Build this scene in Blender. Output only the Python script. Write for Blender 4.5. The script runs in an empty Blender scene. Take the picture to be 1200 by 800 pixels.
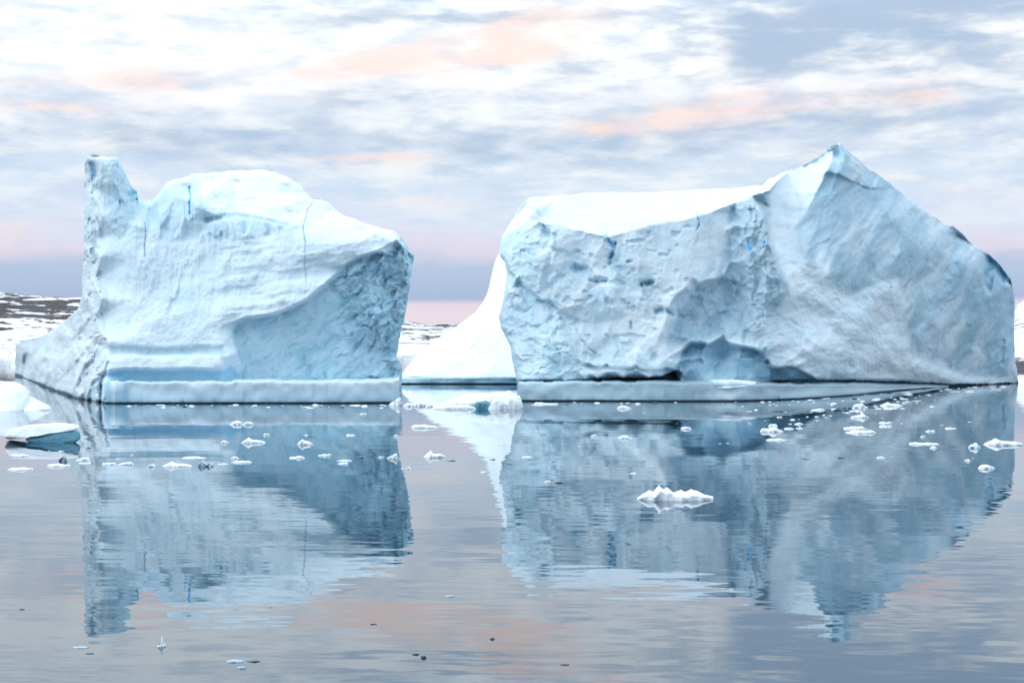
import bpy, bmesh, math, random
import numpy as np
from mathutils import Vector
from mathutils.geometry import delaunay_2d_cdt

R = math.radians
random.seed(7)
sc = bpy.context.scene
col = sc.collection
F, CX, CY, CH = 1667.0, 600.0, 400.0, 4.0      # focal length in pixels of a 1200 px frame, principal point, eye height above the sea


def srgb(r, g, b):
    f = lambda c: (c / 255) / 12.92 if c <= 10 else (((c / 255) + 0.055) / 1.055) ** 2.4
    return (f(r), f(g), f(b), 1.0)


def at(px, py, d):
    """world point seen at (px, py) at distance d along the view axis"""
    return ((px - CX) / F * d, d, CH - (py - CY) / F * d)


def dist(py):
    """distance of a point of the sea surface seen at row py"""
    return CH * F / (py - CY)


# ------------------------------------------------------------------ numpy noise
def _h(ix, iy, iz, s):
    n = (ix.astype(np.int64) * 374761393 + iy.astype(np.int64) * 668265263 + iz.astype(np.int64) * 2147483647 + s * 1274126177) & 0xFFFFFFFF
    n = ((n ^ (n >> 13)) * 1274126177) & 0xFFFFFFFF
    n = (n ^ (n >> 16)) & 0xFFFFFF
    return n / float(0xFFFFFF)


def vn(x, y, z=None, s=0):
    if z is None:
        z = np.zeros_like(x)
    x0, y0, z0 = np.floor(x), np.floor(y), np.floor(z)
    fx, fy, fz = x - x0, y - y0, z - z0
    q = lambda t: t * t * t * (t * (t * 6 - 15) + 10)
    u, v, w = q(fx), q(fy), q(fz)
    r = 0
    for a in (0, 1):
        for b in (0, 1):
            for c in (0, 1):
                r = r + _h(x0 + a, y0 + b, z0 + c, s) * (u if a else 1 - u) * (v if b else 1 - v) * (w if c else 1 - w)
    return r


def fbm(x, y, z=None, s=0, o=5, g=0.5):
    t, a, n = 0, 1.0, 0
    for k in range(o):
        t = t + a * (vn(x, y, z, s + k * 17) - 0.5)
        n += a
        a *= g
        x, y = x * 2.03 + 3.1, y * 2.03 + 1.7
        if z is not None:
            z = z * 2.03 + 5.3
    return t / n * 2.0


def ridged(x, y, s=0, o=4):
    t, a, n = 0, 1.0, 0
    for k in range(o):
        t = t + a * (1 - np.abs(2 * vn(x, y, None, s + k * 13) - 1))
        n += a
        a *= 0.5
        x, y = x * 2.1 + 7.7, y * 2.1 + 2.3
    return t / n


def facets(x, y, s=0, tilt=1.0, k=11.0):
    """chiselled surface: randomly tilted planes, one per Voronoi cell, with worn edges"""
    x0, y0 = np.floor(x), np.floor(y)
    num = np.zeros(x.shape)
    den = np.zeros(x.shape) + 1e-12
    for a in (-1, 0, 1):
        for b in (-1, 0, 1):
            cx, cy = x0 + a, y0 + b
            zz = np.zeros_like(cx)
            sx = cx + _h(cx, cy, zz, s + 1)
            sy = cy + _h(cx, cy, zz, s + 2)
            dd = (x - sx) ** 2 + (y - sy) ** 2
            gx = _h(cx, cy, zz, s + 3) - 0.5
            gy = _h(cx, cy, zz, s + 4) - 0.5
            h = (_h(cx, cy, zz, s + 5) - 0.5) * 0.5 + tilt * ((x - sx) * gx + (y - sy) * gy)
            w = np.exp(-k * dd)
            num += w * h
            den += w
    return num / den


def sstep(a, b, x):
    t = np.clip((x - a) / (b - a), 0, 1)
    return t * t * (3 - 2 * t)


def blur(img, r):
    if r <= 0:
        return img
    k = np.exp(-0.5 * (np.arange(-int(3 * r) - 1, int(3 * r) + 2) / r) ** 2)
    k /= k.sum()
    n = len(k) // 2
    p = np.pad(img, ((n, n), (0, 0)), 'edge')
    img = sum(k[i] * p[i:i + img.shape[0]] for i in range(len(k)))
    p = np.pad(img, ((0, 0), (n, n)), 'edge')
    return sum(k[i] * p[:, i:i + img.shape[1]] for i in range(len(k)))


X0, X1, Y0, Y1 = -80, 1280, 140, 540           # extent of the drafting grid


def interp_map(pts, r):
    """piecewise linear surface through the control points, slightly softened"""
    pts = [(x, y, d) for x, y, d in pts]
    xs = [p[0] for p in pts]
    ys = [p[1] for p in pts]
    for cx, cy in ((X0, Y0), (X1, Y0), (X0, Y1), (X1, Y1)):
        k = min(range(len(xs)), key=lambda i: (xs[i] - cx) ** 2 + (ys[i] - cy) ** 2)
        pts.append((cx, cy, pts[k][2]))
    vs = [Vector((x + 0.003 * i % 0.01, y, )) for i, (x, y, d) in enumerate(pts)]
    ov, oe, of, iv, ie, if_ = delaunay_2d_cdt(vs, [], [], 0, 0.001)
    W, H = X1 - X0 + 1, Y1 - Y0 + 1
    out = np.zeros((H, W))
    dv = [np.mean([pts[j][2] for j in iv[i]]) if len(iv[i]) else 100 for i in range(len(ov))]
    for f in of:
        (ax, ay), (bx, by), (cx, cy) = [ov[i][:2] for i in f]
        x0, x1 = int(math.floor(min(ax, bx, cx))), int(math.ceil(max(ax, bx, cx)))
        y0, y1 = int(math.floor(min(ay, by, cy))), int(math.ceil(max(ay, by, cy)))
        x0, x1 = max(x0, X0), min(x1, X1)
        y0, y1 = max(y0, Y0), min(y1, Y1)
        gx, gy = np.meshgrid(np.arange(x0, x1 + 1), np.arange(y0, y1 + 1))
        det = (by - cy) * (ax - cx) + (cx - bx) * (ay - cy)
        if abs(det) < 1e-9:
            continue
        l1 = ((by - cy) * (gx - cx) + (cx - bx) * (gy - cy)) / det
        l2 = ((cy - ay) * (gx - cx) + (ax - cx) * (gy - cy)) / det
        l3 = 1 - l1 - l2
        m = (l1 >= -1e-6) & (l2 >= -1e-6) & (l3 >= -1e-6)
        val = l1 * dv[f[0]] + l2 * dv[f[1]] + l3 * dv[f[2]]
        sub = out[y0 - Y0:y1 - Y0 + 1, x0 - X0:x1 - X0 + 1]
        sub[m] = val[m]
    return blur(out, r)


def poly_map(poly, r):
    W, H = X1 - X0 + 1, Y1 - Y0 + 1
    gx, gy = np.meshgrid(np.arange(X0, X1 + 1) + 0.01, np.arange(Y0, Y1 + 1) + 0.01)
    ins = np.zeros((H, W), bool)
    n = len(poly)
    for i in range(n):
        (ax, ay), (bx, by) = poly[i], poly[(i + 1) % n]
        if ay == by:
            continue
        c = ((ay > gy) != (by > gy)) & (gx < (bx - ax) * (gy - ay) / (by - ay) + ax)
        ins ^= c
    return blur(ins.astype(float), r)


def samp(img, x, y):
    x = np.clip(x - X0, 0, img.shape[1] - 1.001)
    y = np.clip(y - Y0, 0, img.shape[0] - 1.001)
    ix, iy = x.astype(int), y.astype(int)
    fx, fy = x - ix, y - iy
    return (img[iy, ix] * (1 - fx) * (1 - fy) + img[iy, ix + 1] * fx * (1 - fy) + img[iy + 1, ix] * (1 - fx) * fy + img[iy + 1, ix + 1] * fx * fy)


def pdist(x, y, line):
    best = np.full(x.shape, 1e9)
    for (ax, ay), (bx, by) in zip(line[:-1], line[1:]):
        dx, dy = bx - ax, by - ay
        t = np.clip(((x - ax) * dx + (y - ay) * dy) / (dx * dx + dy * dy + 1e-9), 0, 1)
        best = np.minimum(best, np.hypot(x - ax - t * dx, y - ay - t * dy))
    return best


def lip(line, step, off=1.2, reach=None):
    """an overhanging edge: control points just above it and recessed ones just below"""
    o = []
    for (x, y, d) in line:
        o.append((x, y - off, d))
        o.append((x + 0.3, y + off, d + step))
    return o


# ------------------------------------------------------------------ object helpers
def link(name, me, mat=None, parent=None):
    o = bpy.data.objects.new(name, me)
    col.objects.link(o)
    if mat and me is not None and not me.materials:
        me.materials.append(mat)
    if parent:
        o.parent = parent
        o.matrix_parent_inverse = parent.matrix_world.inverted()
    return o


def tag(o, label=None, cat=None, group=None, kind=None):
    if label: o['label'] = label
    if cat: o['category'] = cat
    if group: o['group'] = group
    if kind: o['kind'] = kind
    return o


def empty(name, loc):
    o = bpy.data.objects.new(name, None)
    o.location = loc
    col.objects.link(o)
    bpy.context.view_layer.update()
    return o


def mesh_np(name, V, Q, C=None, smooth=True):
    me = bpy.data.meshes.new(name)
    me.vertices.add(len(V))
    me.vertices.foreach_set('co', np.asarray(V, np.float32).ravel())
    Q = np.asarray(Q, np.int32)
    n = Q.shape[1]
    me.loops.add(Q.size)
    me.loops.foreach_set('vertex_index', Q.ravel())
    me.polygons.add(len(Q))
    me.polygons.foreach_set('loop_start', np.arange(0, Q.size, n, dtype=np.int32))
    me.polygons.foreach_set('loop_total', np.full(len(Q), n, np.int32))
    me.update(calc_edges=True)
    me.validate()
    if C is not None:
        a = me.color_attributes.new('tone_and_shade', 'FLOAT_COLOR', 'POINT')
        c4 = np.ones((len(V), 4), np.float32)
        c4[:, :3] = C
        a.data.foreach_set('color', c4.ravel())
    me.polygons.foreach_set('use_smooth', np.full(len(me.polygons), smooth))
    return me


def gridq(nr, nc, base=0, flip=False):
    i = np.arange(nr * nc).reshape(nr, nc) + base
    q = np.stack([i[:-1, :-1], i[1:, :-1], i[1:, 1:], i[:-1, 1:]], -1).reshape(-1, 4)
    return q[:, ::-1] if flip else q


# ------------------------------------------------------------------ materials
def nodes(name):
    m = bpy.data.materials.new(name)
    m.use_nodes = True
    nt = m.node_tree
    nt.nodes.clear()
    out = nt.nodes.new('ShaderNodeOutputMaterial')
    bs = nt.nodes.new('ShaderNodeBsdfPrincipled')
    nt.links.new(bs.outputs[0], out.inputs[0])
    return m, nt, bs


def tex_noise(nt, scale, detail=6, rough=0.55, vec=None, dist_=0.0, w=None):
    n = nt.nodes.new('ShaderNodeTexNoise')
    n.inputs['Scale'].default_value = scale
    n.inputs['Detail'].default_value = detail
    n.inputs['Roughness'].default_value = rough
    n.inputs['Distortion'].default_value = dist_
    if vec is not None:
        nt.links.new(vec, n.inputs['Vector'])
    return n


def mapping(nt, src, scale=(1, 1, 1), rot=(0, 0, 0), loc=(0, 0, 0)):
    m = nt.nodes.new('ShaderNodeMapping')
    m.inputs['Scale'].default_value = scale
    m.inputs['Rotation'].default_value = rot
    m.inputs['Location'].default_value = loc
    nt.links.new(src, m.inputs['Vector'])
    return m.outputs[0]


def mixc(nt, fac, a, b, mode='MIX'):
    m = nt.nodes.new('ShaderNodeMix')
    m.data_type = 'RGBA'
    m.blend_type = mode
    for s, v in ((m.inputs[0], fac), (m.inputs[6], a), (m.inputs[7], b)):
        if isinstance(v, (int, float)): s.default_value = v
        elif isinstance(v, (tuple, list)): s.default_value = v if len(v) == 4 else (*v, 1)
        else: nt.links.new(v, s)
    return m.outputs[2]


def mth(nt, op, a, b=None, c=None, clamp=False):
    m = nt.nodes.new('ShaderNodeMath')
    m.operation = op
    m.use_clamp = clamp
    for s, v in zip(m.inputs, (a, b, c)):
        if v is None: continue
        if isinstance(v, (int, float)): s.default_value = v
        else: nt.links.new(v, s)
    return m.outputs[0]


def mrange(nt, v, a, b, c=0.0, d=1.0, smooth=True):
    m = nt.nodes.new('ShaderNodeMapRange')
    m.interpolation_type = 'SMOOTHSTEP' if smooth else 'LINEAR'
    nt.links.new(v, m.inputs[0])
    for i, x in enumerate((a, b, c, d)):
        m.inputs[i + 1].default_value = x
    return m.outputs[0]


def bump(nt, h, strength, distance, nrm=None):
    b = nt.nodes.new('ShaderNodeBump')
    b.inputs['Strength'].default_value = strength
    b.inputs['Distance'].default_value = distance
    nt.links.new(h, b.inputs['Height'])
    if nrm is not None:
        nt.links.new(nrm, b.inputs['Normal'])
    return b.outputs[0]


def ice_material(name, sc_=1.0, var=0.06, bumps=(0.5, 0.10), rough=0.62, attr=True, color=(0.8, 0.85, 0.9)):
    m, nt, bs = nodes(name)
    tc = nt.nodes.new('ShaderNodeTexCoord')
    v = tc.outputs['Object']
    n1 = tex_noise(nt, 0.9 * sc_, 7, 0.6, mapping(nt, v, (1, 1, 1.4)))
    n2 = tex_noise(nt, 7.0 * sc_, 5, 0.6, mapping(nt, v, (1, 1, 0.6), (0, R(25), 0)))
    n3 = tex_noise(nt, 2.6 * sc_, 6, 0.65, mapping(nt, v, (1.6, 1.6, 0.7), (0, R(-20), 0)), 0.4)
    if attr:
        a = nt.nodes.new('ShaderNodeAttribute')
        a.attribute_name = 'tone_and_shade'
        c = a.outputs['Color']
    else:
        rgb = nt.nodes.new('ShaderNodeRGB')
        rgb.outputs[0].default_value = (*color, 1)
        c = rgb.outputs[0]
    k = mrange(nt, n1.outputs[0], 0.3, 0.7, 0.0, 1.0)
    c2 = mixc(nt, mth(nt, 'MULTIPLY', k, var * 6), c, (0.74, 0.93, 1.0, 1), 'MULTIPLY')
    # freckles of trapped dirt and melt pits
    spk = mrange(nt, n2.outputs[0], 0.70, 0.80, 0, 0.35)
    c3 = mixc(nt, spk, c2, (0.55, 0.68, 0.74, 1), 'MULTIPLY')
    nt.links.new(c3, bs.inputs['Base Color'])
    bs.inputs['Roughness'].default_value = rough
    bs.inputs['IOR'].default_value = 1.31
    h = mth(nt, 'ADD', mth(nt, 'MULTIPLY', n2.outputs[0], 0.25), n3.outputs[0])
    n4 = tex_noise(nt, 0.35 * sc_, 4, 0.6, v)
    h = mth(nt, 'MULTIPLY', h, mrange(nt, n4.outputs[0], 0.38, 0.66, 0.12, 1.15))
    nt.links.new(bump(nt, h, bumps[0], bumps[1] / sc_), bs.inputs['Normal'])
    return m


M_berg = ice_material('glacier_ice', 1.0, 0.06, (0.75, 0.14))
M_shelf = ice_material('wave_polished_ice', 1.2, 0.05, (0.25, 0.03), 0.35)
M_slope = ice_material('wind_packed_snow', 0.8, 0.02, (0.2, 0.04), 0.85)
M_smooth = ice_material('smooth_snow', 0.8, 0.02, (0.2, 0.04), 0.8, attr=False, color=(0.85, 0.89, 0.93))
M_brash = ice_material('brash_snow_ice', 4.0, 0.04, (0.6, 0.08), 0.6, attr=False, color=(0.86, 0.89, 0.92))
M_floeblue = ice_material('clear_blue_ice', 3.0, 0.12, (0.9, 0.12), 0.25, attr=False, color=(0.11, 0.27, 0.36))
M_dark = ice_material('clear_dark_ice', 6.0, 0.08, (0.6, 0.1), 0.15, attr=False, color=(0.05, 0.08, 0.11))
M_grey = ice_material('wet_grey_ice', 5.0, 0.08, (0.6, 0.1), 0.3, attr=False, color=(0.38, 0.47, 0.56))

SNOW = np.array([0.82, 0.885, 0.94])
ICE = np.array([0.52, 0.72, 0.83])
TEAL = np.array([0.27, 0.53, 0.64])
BLUE = np.array([0.02, 0.34, 0.62])
DARK = np.array([0.035, 0.09, 0.13])
DIRTY = np.array([0.60, 0.66, 0.69])


def lerp3(C, col3, m):
    return C * (1 - m[..., None]) + np.asarray(col3) * m[..., None]


def relief(name, top, left, right, bottom, dmap, detail, mat, parent, step=1.0, thick=16.0, colfn=None, edge_noise=1.0, seed=0):
    """closed solid: a sculpted front face and a rounded back, meeting along the outline"""
    tx = [p[0] for p in top]
    ty = [p[1] for p in top]
    ly, lx = [p[0] for p in left], [p[1] for p in left]
    ry, rx = [p[0] for p in right], [p[1] for p in right]
    nc = int((max(rx) - min(lx)) / step)
    nr = int((bottom - min(ty)) / step)
    u = np.linspace(0, 1, nc)
    xa = tx[0] + u * (tx[-1] - tx[0])
    topy = np.interp(xa, tx, ty)
    topy = topy + edge_noise * (1.6 * fbm(xa / 9, xa * 0 + seed, None, 5, 4) + 0.8 * facets(xa / 5, xa * 0 + .5, seed))
    t = np.linspace(0, 1, nr)
    T, U = np.meshgrid(t, u, indexing='ij')
    PY = topy[None, :] + T * (bottom - topy[None, :])
    L = np.interp(PY, ly, lx) + edge_noise * (1.3 * fbm(PY / 8, PY * 0 + 3.3 + seed, None, 8, 4))
    Rr = np.interp(PY, ry, rx) + edge_noise * (1.3 * fbm(PY / 8, PY * 0 + 7.3 + seed, None, 9, 4))
    PX = L + U * (Rr - L)
    wf = 1 - sstep(436, 444, PY)
    SX = PX + wf * 1.8 * fbm(PX / 24, PY / 24, None, 601, 3)
    SY = PY + wf * (2.2 * fbm(PX / 30, PY / 40, None, 602, 4))
    D = samp(dmap, SX, SY)
    # distance to outline, in px
    e = np.minimum(np.minimum(U * (Rr - L), (1 - U) * (Rr - L)), T * (bottom - topy[None, :]))
    det, kind = detail(SX, SY, D)
    D = D + det * sstep(-2, 7, e)
    D = D + 0.35 * np.exp(-(e / 2.5))
    V = np.stack([(PX - CX) / F * D, D, CH - (PY - CY) / F * D], -1)
    C = kind
    # back: pushed away horizontally along the line of sight, thin at the outline
    es = np.clip(e / 60.0, 0, 1)
    tk = 0.5 + thick * np.sqrt(1 - (1 - es) ** 2) + 1.2 * fbm(PX / 30, PY / 30, None, 31, 4) * es
    rd = np.stack([(PX - CX) / F, np.ones_like(D), np.zeros_like(D)], -1)
    VB = V + rd * tk[..., None]
    VB[..., 2] = np.where(VB[..., 2] > 0, VB[..., 2], VB[..., 2])
    n = nr * nc
    Q = [gridq(nr, nc), gridq(nr, nc, n, True)]
    idx = np.arange(n).reshape(nr, nc)
    for a in (idx[0, :], idx[:, 0][::-1], idx[:, -1], idx[-1, :][::-1]):
        Q.append(np.stack([a[:-1], a[1:], a[1:] + n, a[:-1] + n], -1))
    CB = lerp3(np.tile(SNOW, (nr, nc, 1)), ICE, 0.4 + 0 * D)
    V = np.concatenate([V.reshape(-1, 3), VB.reshape(-1, 3)])
    C = np.concatenate([C.reshape(-1, 3), CB.reshape(-1, 3)])
    Q = np.concatenate(Q)
    c0 = np.array(parent.location) if parent else np.zeros(3)
    me = mesh_np(name, V - c0, Q, C)
    o = bpy.data.objects.new(name, me)
    col.objects.link(o)
    me.materials.append(mat)
    o.parent = parent
    return o


def shelf(name, line, ztops, depth, mat, parent, seed=0, colfn=None):
    """wave-cut foot: a wall rising straight from the water, rounded on top, running back under the berg"""
    n = 500
    px = np.linspace(line[0][0], line[-1][0], n)
    d = np.interp(px, [p[0] for p in line], [p[1] for p in line])
    zt = np.interp(px, [p[0] for p in ztops], [p[1] for p in ztops])
    zt = zt * (1 + 0.05 * fbm(px / 60, px * 0 + seed, None, 3, 3) + 0.05 * fbm(px / 9, px * 0, None, 4, 3) - 0.05 * sstep(0.25, 0.6, fbm(px / 14, px * 0 + 5, None, 6, 2)))
    prof = [(0.45, -1.5, 0), (0.32, -0.05, 0), (0.25, 0.03, 0), (0.04, 0.08, 0), (0.0, 0.0, 0.12), (0.01, 0.0, 0.30), (0.04, 0.0, 0.50), (0.06, 0.0, 0.68), (0.07, 0.0, 0.86), (0.09, 0.0, 0.95), (0.14, 0.0, 1.0), (0.5, 0.03, 1.0), (1.2, 0.08, 1.0), (depth * 0.6, 0.1, 1.0), (depth, 0.1, 1.0), (depth, -1.5, 0)]
    V, C = [], []
    for j, (off, zc, zk) in enumerate(prof):
        z = zc + zt * zk if zk else np.minimum(zc, zt * 0.3) if zc > 0 else np.full(n, zc)
        wob = 0.22 * fbm(px / 34, z * 1.2 + seed, None, 21, 4) + 0.10 * facets(px / 12, z * 2 + seed, 23, 1.5, 16) + 0.35 * fbm(px / 160, px * 0 + seed, None, 22, 2)
        dd = d + off * (1 if off < 1 else 1) + wob
        V.append(np.stack([(px - CX) / F * dd, dd, z], -1))
        c = np.tile(SNOW * 0.55 + ICE * 0.45, (n, 1))
        if colfn is not None:
            c = colfn(px, z / np.maximum(zt, 0.05), c)
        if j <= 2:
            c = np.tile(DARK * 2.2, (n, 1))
        C.append(c)
    V = np.array(V)
    C = np.array(C)
    m = len(prof)
    Q = gridq(m, n, 0, True)
    V = V.reshape(-1, 3)
    C = C.reshape(-1, 3)
    # end caps as fans
    V2, Q2, C2 = [], [], []
    for e, cidx in ((0, 0), (1, n - 1)):
        ids = [k * n + cidx for k in range(m)]
        cc = V[ids].mean(0)
        V2.append(cc)
        C2.append(C[ids[5]])
        k0 = len(V) + e
        for k in range(m):
            a, b = ids[k], ids[(k + 1) % m]
            Q2.append((a, b, k0, k0) if e else (b, a, k0, k0))
    V = np.concatenate([V, V2])
    C = np.concatenate([C, C2])
    c0 = np.array(parent.location)
    bm = bmesh.new()
    vs = [bm.verts.new(p) for p in (V - c0)]
    for q in Q:
        bm.faces.new([vs[i] for i in q])
    for q in Q2:
        try: bm.faces.new([vs[i] for i in q[:3]])
        except ValueError: pass
    bmesh.ops.recalc_face_normals(bm, faces=bm.faces)
    me = bpy.data.meshes.new(name)
    bm.to_mesh(me)
    bm.free()
    a = me.color_attributes.new('tone_and_shade', 'FLOAT_COLOR', 'POINT')
    c4 = np.ones((len(V), 4), np.float32)
    c4[:, :3] = C
    a.data.foreach_set('color', c4.ravel())
    for p in me.polygons: p.use_smooth = True
    o = bpy.data.objects.new(name, me)
    col.objects.link(o)
    me.materials.append(mat)
    o.parent = parent
    return o


# ================================================================== LEFT ICEBERG
lb = empty('iceberg', at(300, 472.5, 92.0)[:2] + (0.0,))
tag(lb, 'tall white iceberg with a narrow tower at its left end, left of the gap', 'iceberg')

L_top = [(100, 190), (102, 184), (106, 181.5), (122, 183), (133, 184.5), (138, 185), (143, 193), (150, 208), (157, 219), (161, 223), (163, 231), (172, 235), (182, 233), (190, 222), (196, 213), (205, 210), (216, 208), (225, 205), (250, 202), (280, 200), (312, 199), (335, 206), (352, 218), (366, 233), (385, 237), (393, 245), (402, 252), (416, 257), (430, 263), (446, 267), (458, 269), (468, 275), (476, 285), (485, 300)]
L_left = [(180, 100), (250, 98.5), (300, 97), (345, 96), (362, 91), (378, 74), (388, 60), (394, 48), (399, 26), (404, 18), (440, 18), (540, 18)]
L_right = [(150, 485), (300, 485), (320, 482), (345, 479), (370, 474), (395, 468), (418, 465), (427, 471), (447, 471), (540, 471)]
P = []
for x, y in ((18, 440), (38, 447), (60, 457), (90, 467), (105, 470), (122, 472.5)):
    P += [(x, y, dist(y)), (x, 520, dist(y)), (x, y - 6, dist(y) - 0.4)]
P += [(18, 400, 161), (48, 394, 136), (72, 377, 116), (92, 361, 104.5), (60, 418, 119), (88, 415, 102), (40, 420, 138), (108, 400, 96.5), (106, 440, 95.2)]
P += [(99, 182, 103.5), (98, 250, 102.5), (97, 300, 101.5), (96, 345, 101)]
P += [(119, 184, 99.6), (119, 250, 98.2), (120, 300, 97.2), (121, 350, 95.6), (123, 400, 93.6), (126, 432, 92.2), (128, 445, 92.1)]
P += [(112, 220, 101.0), (111, 280, 99.8), (110, 330, 98.6), (112, 370, 97)]
P += [(138, 185, 100.2), (131, 210, 98.9), (161, 224, 101.4), (146, 240, 99.3), (150, 262, 98.2), (136, 275, 97.6)]
P += [(160, 300, 97.1), (160, 350, 95.6), (160, 395, 93.9), (200, 300, 97.6), (200, 350, 95.8), (200, 395, 94.1), (250, 300, 97.1), (250, 350, 95.6), (255, 385, 94.4), (180, 270, 98.6), (170, 240, 101.5)]
for x in range(128, 262, 22):
    P += [(x, 404, 93.7), (x, 409, 93.9), (x, 414, 93.7), (x, 418, 92.9), (x, 432, 92.3), (x, 434.5, 92.9), (x, 440, 93.2), (x, 470, 93.4), (x, 520, 94.0)]
P += [(268, 418, 93.4), (266, 405, 94.1), (276, 425, 94.4), (264, 432, 93.4), (274, 445, 94.4)]
P += [(196, 212, 103.5), (225, 205, 104.5), (280, 200, 107), (330, 205, 106), (368, 235, 103.5), (400, 252, 102), (430, 263, 100.5), (460, 270, 100), (485, 300, 101)]
P += [(190, 250, 99.4), (205, 232, 99.9), (221, 236, 99.2), (237, 246, 98.2), (222, 258, 98.3), (240, 232, 99.6)]
P += lip([(240, 262, 98.6), (262, 257, 98.5), (285, 255, 98.5), (310, 259, 98.2), (335, 265, 97.8)], -0.4)
P += lip([(163, 234, 103.0), (178, 238, 103.0), (189, 226, 103.2), (197, 216, 103.4), (207, 212, 103.6), (222, 210, 103.6), (229, 222, 103.0)], -1.6, 2.0)
P += [(270, 245, 100.2), (320, 245, 100.3), (360, 262, 98.4), (400, 268, 98.2), (440, 272, 98.0), (466, 279, 97.8)]
P += [(270, 285, 97.0), (300, 285, 96.9), (340, 285, 96.4), (380, 285, 96.2), (420, 284, 96.6)]
P += lip([(305, 317, 96.1), (330, 319, 95.7), (355, 315, 95.6), (380, 310, 95.9)], 0.35)
P += lip([(268, 335, 95.9), (290, 340, 95.6)], 0.25)
P += [(300, 305, 96.2), (350, 303, 95.8), (320, 335, 95.4), (350, 335, 95.1), (290, 360, 94.8), (235, 330, 96.3)]
P += lip([(276, 377, 94.3), (290, 372, 94.2), (320, 368, 94.1), (340, 360, 94.2), (355, 355, 94.4), (370, 342, 94.8), (388, 327, 95.2), (402, 312, 95.7), (420, 303, 96.2), (440, 296, 96.8), (460, 284, 97.4)], 1.3, 1.0)
P += [(290, 410, 94.9), (300, 440, 94.9), (330, 400, 95.2), (350, 380, 95.4), (350, 440, 95.0), (380, 360, 95.9), (400, 340, 96.5), (400, 400, 96.1), (400, 440, 95.5), (430, 320, 97.5), (440, 370, 97.4), (440, 440, 96.6), (462, 300, 98.5), (476, 300, 99.6), (478, 340, 101.2), (470, 380, 100.6), (464, 415, 100.0), (470, 447, 99.0), (440, 520, 96.6), (470, 520, 99.0), (350, 520, 95.0)]
Ldm = interp_map(P, 0.9)
m_ = poly_map([(128, 272), (250, 275), (300, 268), (440, 285), (380, 325), (330, 360), (280, 370), (262, 400), (126, 400)], 5)
Ldm = Ldm * (1 - m_) + blur(Ldm, 7) * m_ * 0.75 + Ldm * m_ * 0.25
m_rough = poly_map([(272, 384), (290, 375), (320, 370), (342, 362), (357, 357), (371, 345), (389, 330), (402, 315), (420, 306), (440, 299), (462, 286), (472, 276), (500, 290), (500, 470), (285, 470), (278, 450), (283, 430)], 1.2)
m_flat = poly_map([(278, 385), (345, 365), (400, 345), (400, 420), (350, 447), (280, 447)], 10)
m_side = poly_map([(10, 170), (118, 170), (118, 300), (122, 380), (122, 440), (124, 500), (0, 500)], 3)
m_foot = poly_map([(0, 360), (118, 360), (126, 500), (0, 500)], 8)
m_tower = poly_map([(128, 178), (170, 178), (170, 235), (155, 262), (132, 268), (127, 230)], 4)
m_notch = poly_map([(126, 434.5), (262, 434.5), (272, 428), (282, 440), (282, 460), (126, 460)], 0.8)
m_grv = poly_map([(128, 406), (262, 408), (268, 413), (262, 416.5), (128, 414.5)], 1.4)


m_crest = poly_map([(163, 236), (180, 240), (190, 225), (205, 212), (222, 209), (229, 222), (240, 233), (243, 256), (300, 254), (340, 264), (340, 276), (240, 285), (165, 275)], 2.5)
m_dome = poly_map([(228, 190), (240, 228), (246, 248), (300, 246), (345, 256), (400, 266), (470, 274), (480, 240), (300, 180)], 2.5)


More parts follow.
